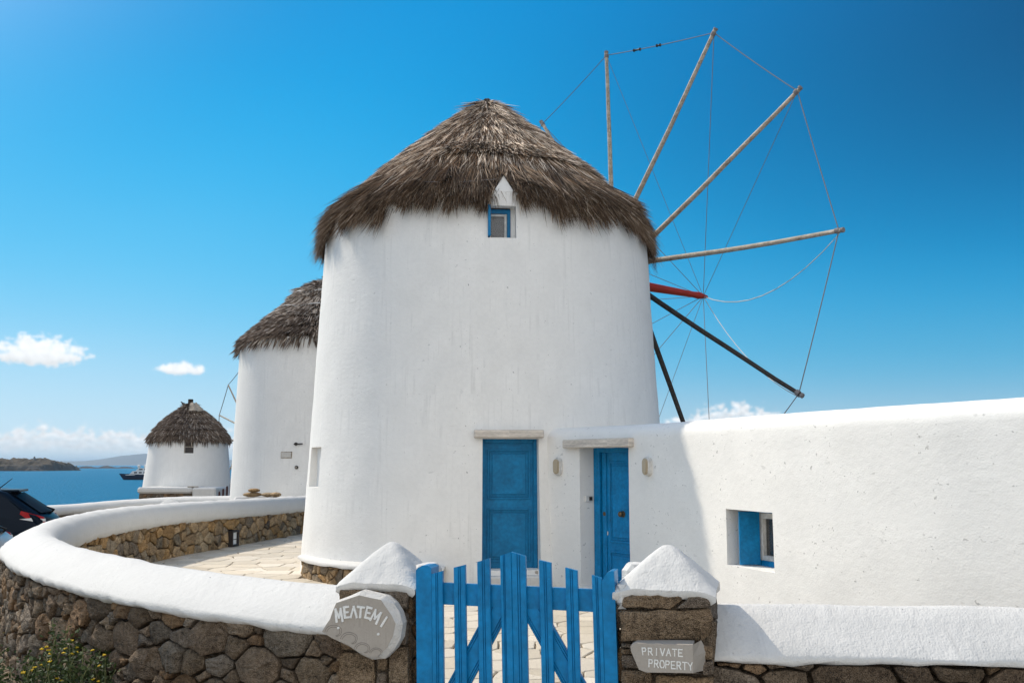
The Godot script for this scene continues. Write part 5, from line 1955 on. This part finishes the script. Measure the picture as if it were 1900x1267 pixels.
# =================================================================== cars, boat, bush
func car(label: String, body_mat: Material, at: Vector3, turn: float, group: String) -> void:
	# nose towards -x, tail at x = 0
	var o := thing("parked_car", label, "car", at, turn, group)
	var prof := [[-0.06, 0.30], [0.0, 0.42], [0.02, 0.62], [-0.01, 0.80], [-0.04, 0.92], [-0.16, 1.02], [-0.42, 1.20], [-0.66, 1.36], [-0.78, 1.44], [-1.10, 1.50], [-1.9, 1.52], [-2.5, 1.45], [-3.1, 1.06], [-3.9, 0.95], [-4.15, 0.75], [-4.2, 0.45], [-4.1, 0.28], [-3.75, 0.25], [-3.7, 0.45], [-3.45, 0.64], [-3.2, 0.45], [-3.12, 0.24], [-1.15, 0.24], [-1.08, 0.46], [-0.80, 0.66], [-0.52, 0.46], [-0.46, 0.26]]
	var tuck := func(y: float, k: float) -> float:
		var h := 0.86 - 0.20 * smoothstep(0.92, 1.5, y) - 0.04 * smoothstep(0.55, 0.25, y)
		return h * k
	var st := begin()
	var us := []
	for i in prof.size() + 1:
		us.append(float(i))
	var ks := [-1.0, -0.975, -0.86, -0.5, 0.0, 0.5, 0.86, 0.975, 1.0]
	sheet(st, us, ks, func(u: float, k: float) -> Vector3:
		var p: Array = prof[int(u) % prof.size()]
		var c := Vector2(-2.0, 0.8)
		var q := Vector2(p[0], p[1])
		var s = [0.95, 0.985, 1.0, 1.0][[1.0, 0.975, 0.86, 0.5].find(absf(k))] if absf(k) > 0.1 else 1.0
		q = c + (q - c) * s
		if p[0] > -0.8 and p[1] > 0.4:
			q.x -= 0.16 * k * k
		return Vector3(q.x, q.y, tuck.call(p[1], k)), [], 5)
	for side in [-1.0, 1.0]:
		var poly := PackedVector2Array()
		for p in prof:
			var q := Vector2(-2.0, 0.8) + (Vector2(p[0], p[1]) - Vector2(-2.0, 0.8)) * 0.95
			if p[0] > -0.8 and p[1] > 0.4:
				q.x -= 0.16
			poly.append(q)
		var idx := Geometry2D.triangulate_polygon(poly)
		for i in range(0, idx.size(), 3):
			var v := []
			for k in 3:
				var q := poly[idx[i + k]]
				v.append(Vector3(q.x, q.y, side * tuck.call(prof[idx[i + k]][1], 1.0)))
			tri(st, v[0], v[1], v[2])
	put("body", done(st), body_mat, o)
	# glass
	for side in [-1.0, 1.0]:
		var g := begin()
		prism(g, PackedVector2Array([Vector2(-0.98, 1.0), Vector2(-1.05, 1.36), Vector2(-1.4, 1.41), Vector2(-2.4, 1.36), Vector2(-2.95, 1.0)]), -0.02, 0.012)
		var w := put("side_window", done(g), mat.car_glass, o)
		w.transform = Transform3D(Basis(Vector3(1, 0, 0), Vector3(0, 0.96, -0.30 * side).normalized(), Vector3(1, 0, 0).cross(Vector3(0, 0.96, -0.30 * side).normalized())), Vector3(0, 0.02, side * 1.115))
	var rg := begin()
	sheet(rg, steps(-0.9, 0.9, 8), [0.0, 1.0], func(k: float, v: float) -> Vector3:
		var q := Vector2(-0.17, 1.035).lerp(Vector2(-0.72, 1.405), v) + Vector2(0.02, 0.022)
		return Vector3(q.x - 0.15 * k * k, q.y, tuck.call(q.y, k * 0.93)))
	put("rear_window", done(rg), mat.car_glass, o)
	var spo := begin()
	box(spo, Vector3(-1.05, 1.445, -0.52), Vector3(-0.70, 1.49, 0.52), 0.012)
	put("roof_spoiler", done(spo), body_mat, o)
	for side in [-1.0, 1.0]:
		var tl := begin()
		prism(tl, PackedVector2Array([Vector2(-0.60, 1.10), Vector2(-0.20, 0.98), Vector2(-0.12, 0.80), Vector2(-0.35, 0.84), Vector2(-0.62, 1.04)]), 0.0, 0.05)
		var l := put("tail_lamp", done(tl), mat.lamp_red, o)
		l.position.z = side * 0.80 - 0.025
		var cl := begin()
		prism(cl, PackedVector2Array([Vector2(-0.62, 0.945), Vector2(-0.40, 0.965), Vector2(-0.17, 0.945), Vector2(-0.16, 0.90), Vector2(-0.38, 0.90)]), 0.0, 0.06)
		var c2 := put("clear_lens", done(cl), mat.lamp_clear, l)
		c2.position.z = -0.004
	var wp := begin()
	tube(wp, [Vector3(-0.17, 1.05, 0.02), Vector3(-0.13, 1.09, 0.05), Vector3(-0.22, 1.15, 0.3)], [0.022, 0.02, 0.012], 6)
	put("wiper", done(wp), mat.rubber, o)
	put("antenna", tube_mesh([Vector3(-1.15, 1.5, 0), Vector3(-0.92, 1.70, 0)], [0.012, 0.006], 5), mat.rubber, o)
	for x in [-0.80, -3.45]:
		for side in [-1.0, 1.0]:
			var t := begin()
			tube(t, [Vector3(x, 0.32, side * 0.62), Vector3(x, 0.32, side * 0.66), Vector3(x, 0.32, side * 0.80), Vector3(x, 0.32, side * 0.835)], [0.26, 0.32, 0.32, 0.27], 20)
			var w := put("wheel", done(t), mat.rubber, o)
			var r := begin()
			tube(r, [Vector3(x, 0.32, side * 0.80), Vector3(x, 0.32, side * 0.842)], [0.20, 0.19], 16)
			put("rim", done(r), mat.car_silver, w)

func build_cars() -> void:
	car("dark blue hatchback parked beyond the curving wall, tail lamp showing", mat.car_blue, P(-8.98, -0.47, 20.0), deg_to_rad(17.0), "cars parked beyond the wall")
	car("silver car at the left edge in front of the dark blue hatchback", mat.car_silver, P(-8.05, -0.62, 16.3), deg_to_rad(17.0), "cars parked beyond the wall")

func build_boat() -> void:
	var o := thing("motor_yacht", "dark hulled motor yacht with white cabins anchored in the bay", "boat", P(-234.5, -7.5, 596.0), deg_to_rad(6.0))
	var st := begin()
	var L := 27.0
	sheet(st, steps(0, 1, 16), steps(-1, 1, 10), func(u: float, v: float) -> Vector3:
		var half := 3.0 * pow(minf(1.0, u * 2.4 + 0.001), 0.6)
		var depth := absf(v)
		var y := lerpf(-0.6, 3.0 + 0.75 * pow(1.0 - u, 2.0), depth)
		var x := u * L + (1.0 - depth) * 3.2 * (1.0 - u)
		return Vector3(x, y, signf(v) * half * pow(depth, 0.45)))
	put("hull", done(st), mat.hull_navy, o)
	st = begin()
	box(st, Vector3(4.5, 2.7, -2.6), Vector3(26.6, 3.05, 2.6), 0.1)
	put("deck", done(st), mat.white_paint, o)
	st = begin()
	prism(st, PackedVector2Array([Vector2(6.5, 3.051), Vector2(25, 3.051), Vector2(25, 5.2), Vector2(8.3, 5.2)]), -2.2, 2.2)
	prism(st, PackedVector2Array([Vector2(10, 5.201), Vector2(22, 5.201), Vector2(21.5, 7.0), Vector2(11.5, 7.0)]), -1.9, 1.9)
	var cab := put("cabin", done(st), mat.white_paint, o)
	for x in [9.3, 12.0, 14.7, 17.4, 20.1]:
		put("window", box_mesh(Vector3(x, 3.9, 2.19), Vector3(x + 1.7, 4.7, 2.23)), mat.car_glass, cab)
	for x in [12.0, 15.0, 18.0]:
		put("window", box_mesh(Vector3(x, 5.8, 1.89), Vector3(x + 2.0, 6.5, 1.93)), mat.car_glass, cab)
	for x in [11.4, 15.2]:
		st = begin()
		ball(st, Vector3(x, 8.0, 0), Vector3.ONE * 0.95, 12, 8)
		tube(st, [Vector3(x, 6.9, 0), Vector3(x, 7.6, 0)], [0.5], 8)
		put("radar_dome", done(st), mat.white_paint, o)
	put("mast", tube_mesh([Vector3(17.6, 6.9, 0), Vector3(17.8, 10.6, 0)], [0.18, 0.08], 6), mat.white_paint, o)

func build_bush() -> void:
	var o := thing("flowering_bush", "low green bush with small yellow flowers at the foot of the curving wall", "bush", P(-2.72, -0.1, 6.15))
	var st := begin()
	st.set_smooth_group(-1)
	var leafv := [Vector3(0, 0, 0), Vector3(0.3, 0.45, 0.08), Vector3(0, 1.0, 0.0), Vector3(-0.3, 0.45, 0.08), Vector3(0, 0.5, -0.02)]
	tri(st, leafv[0], leafv[4], leafv[1])
	tri(st, leafv[1], leafv[4], leafv[2])
	tri(st, leafv[0], leafv[3], leafv[4])
	tri(st, leafv[3], leafv[2], leafv[4])
	var leaf := done(st)
	var tips := []
	for i in 70:
		var left_side := rng.randf() < 0.5
		var b := Vector3(rng.randf_range(-0.62, 0.30), 0, rng.randf_range(-0.22, 0.25))
		var h := rng.randf_range(0.28, 0.66) * (1.0 - 0.35 * absf(b.x + 0.1))
		var lean := Vector3(rng.randfn(0, 0.09), 0, rng.randfn(0.03, 0.08))
		var tip := b + lean + Vector3(0, h, 0)
		tips.append([b, b.lerp(tip, 0.5) + lean * -0.3, tip])
	st = begin()
	for t in tips:
		tube(st, t, [0.005, 0.004, 0.002], 4, false)
	put("stems", done(st), mat.stem, o)
	var n := 8000
	var buf := PackedFloat32Array()
	buf.resize(n * 16)
	for i in n:
		var t: Array = tips[rng.randi() % tips.size()]
		var f := rng.randf_range(0.1, 1.0)
		var p: Vector3 = (t[0] as Vector3).lerp(t[2], f) + Vector3(rng.randfn(0, 0.03), rng.randfn(0, 0.02), rng.randfn(0, 0.03))
		var y := Vector3(rng.randfn(), rng.randf_range(-0.2, 1.2), rng.randfn()).normalized()
		var x := y.cross(Vector3(rng.randfn(), rng.randfn(), rng.randfn())).normalized()
		var z := x.cross(y)
		var s := rng.randf_range(0.018, 0.038)
		var c := Color(0.025, 0.042, 0.014).lerp(Color(0.07, 0.095, 0.03), rng.randf())
		if p.x < -0.45 and rng.randf() < 0.4:
			c = Color(0.16, 0.12, 0.05)
		var q := [x.x * s, y.x * s, z.x * s, p.x, x.y * s, y.y * s, z.y * s, p.y, x.z * s, y.z * s, z.z * s, p.z, c.r, c.g, c.b, 1.0]
		for k in 16:
			buf[i * 16 + k] = q[k]
	scatter("foliage", leaf, mat.leaf, buf, n, o)
	# flower heads in clusters on the right half
	var heads := 0
	for t in tips:
		var tip: Vector3 = t[2]
		if tip.x < -0.22 or heads > 38:
			continue
		for k in rng.randi_range(1, 4):
			var c := tip + Vector3(rng.randfn(0, 0.035), rng.randf_range(-0.05, 0.03), rng.randfn(0.02, 0.03))
			var fl := begin()
			for q in 6:
				var a := TAU * q / 6.0 + rng.randf()
				ball(fl, c + Vector3(cos(a) * 0.008, rng.randf_range(-0.003, 0.003), sin(a) * 0.008), Vector3(0.006, 0.004, 0.006), 5, 3)
			ball(fl, c, Vector3(0.005, 0.006, 0.005), 5, 3)
			put("flower", done(fl), mat.petal, o)
			heads += 1
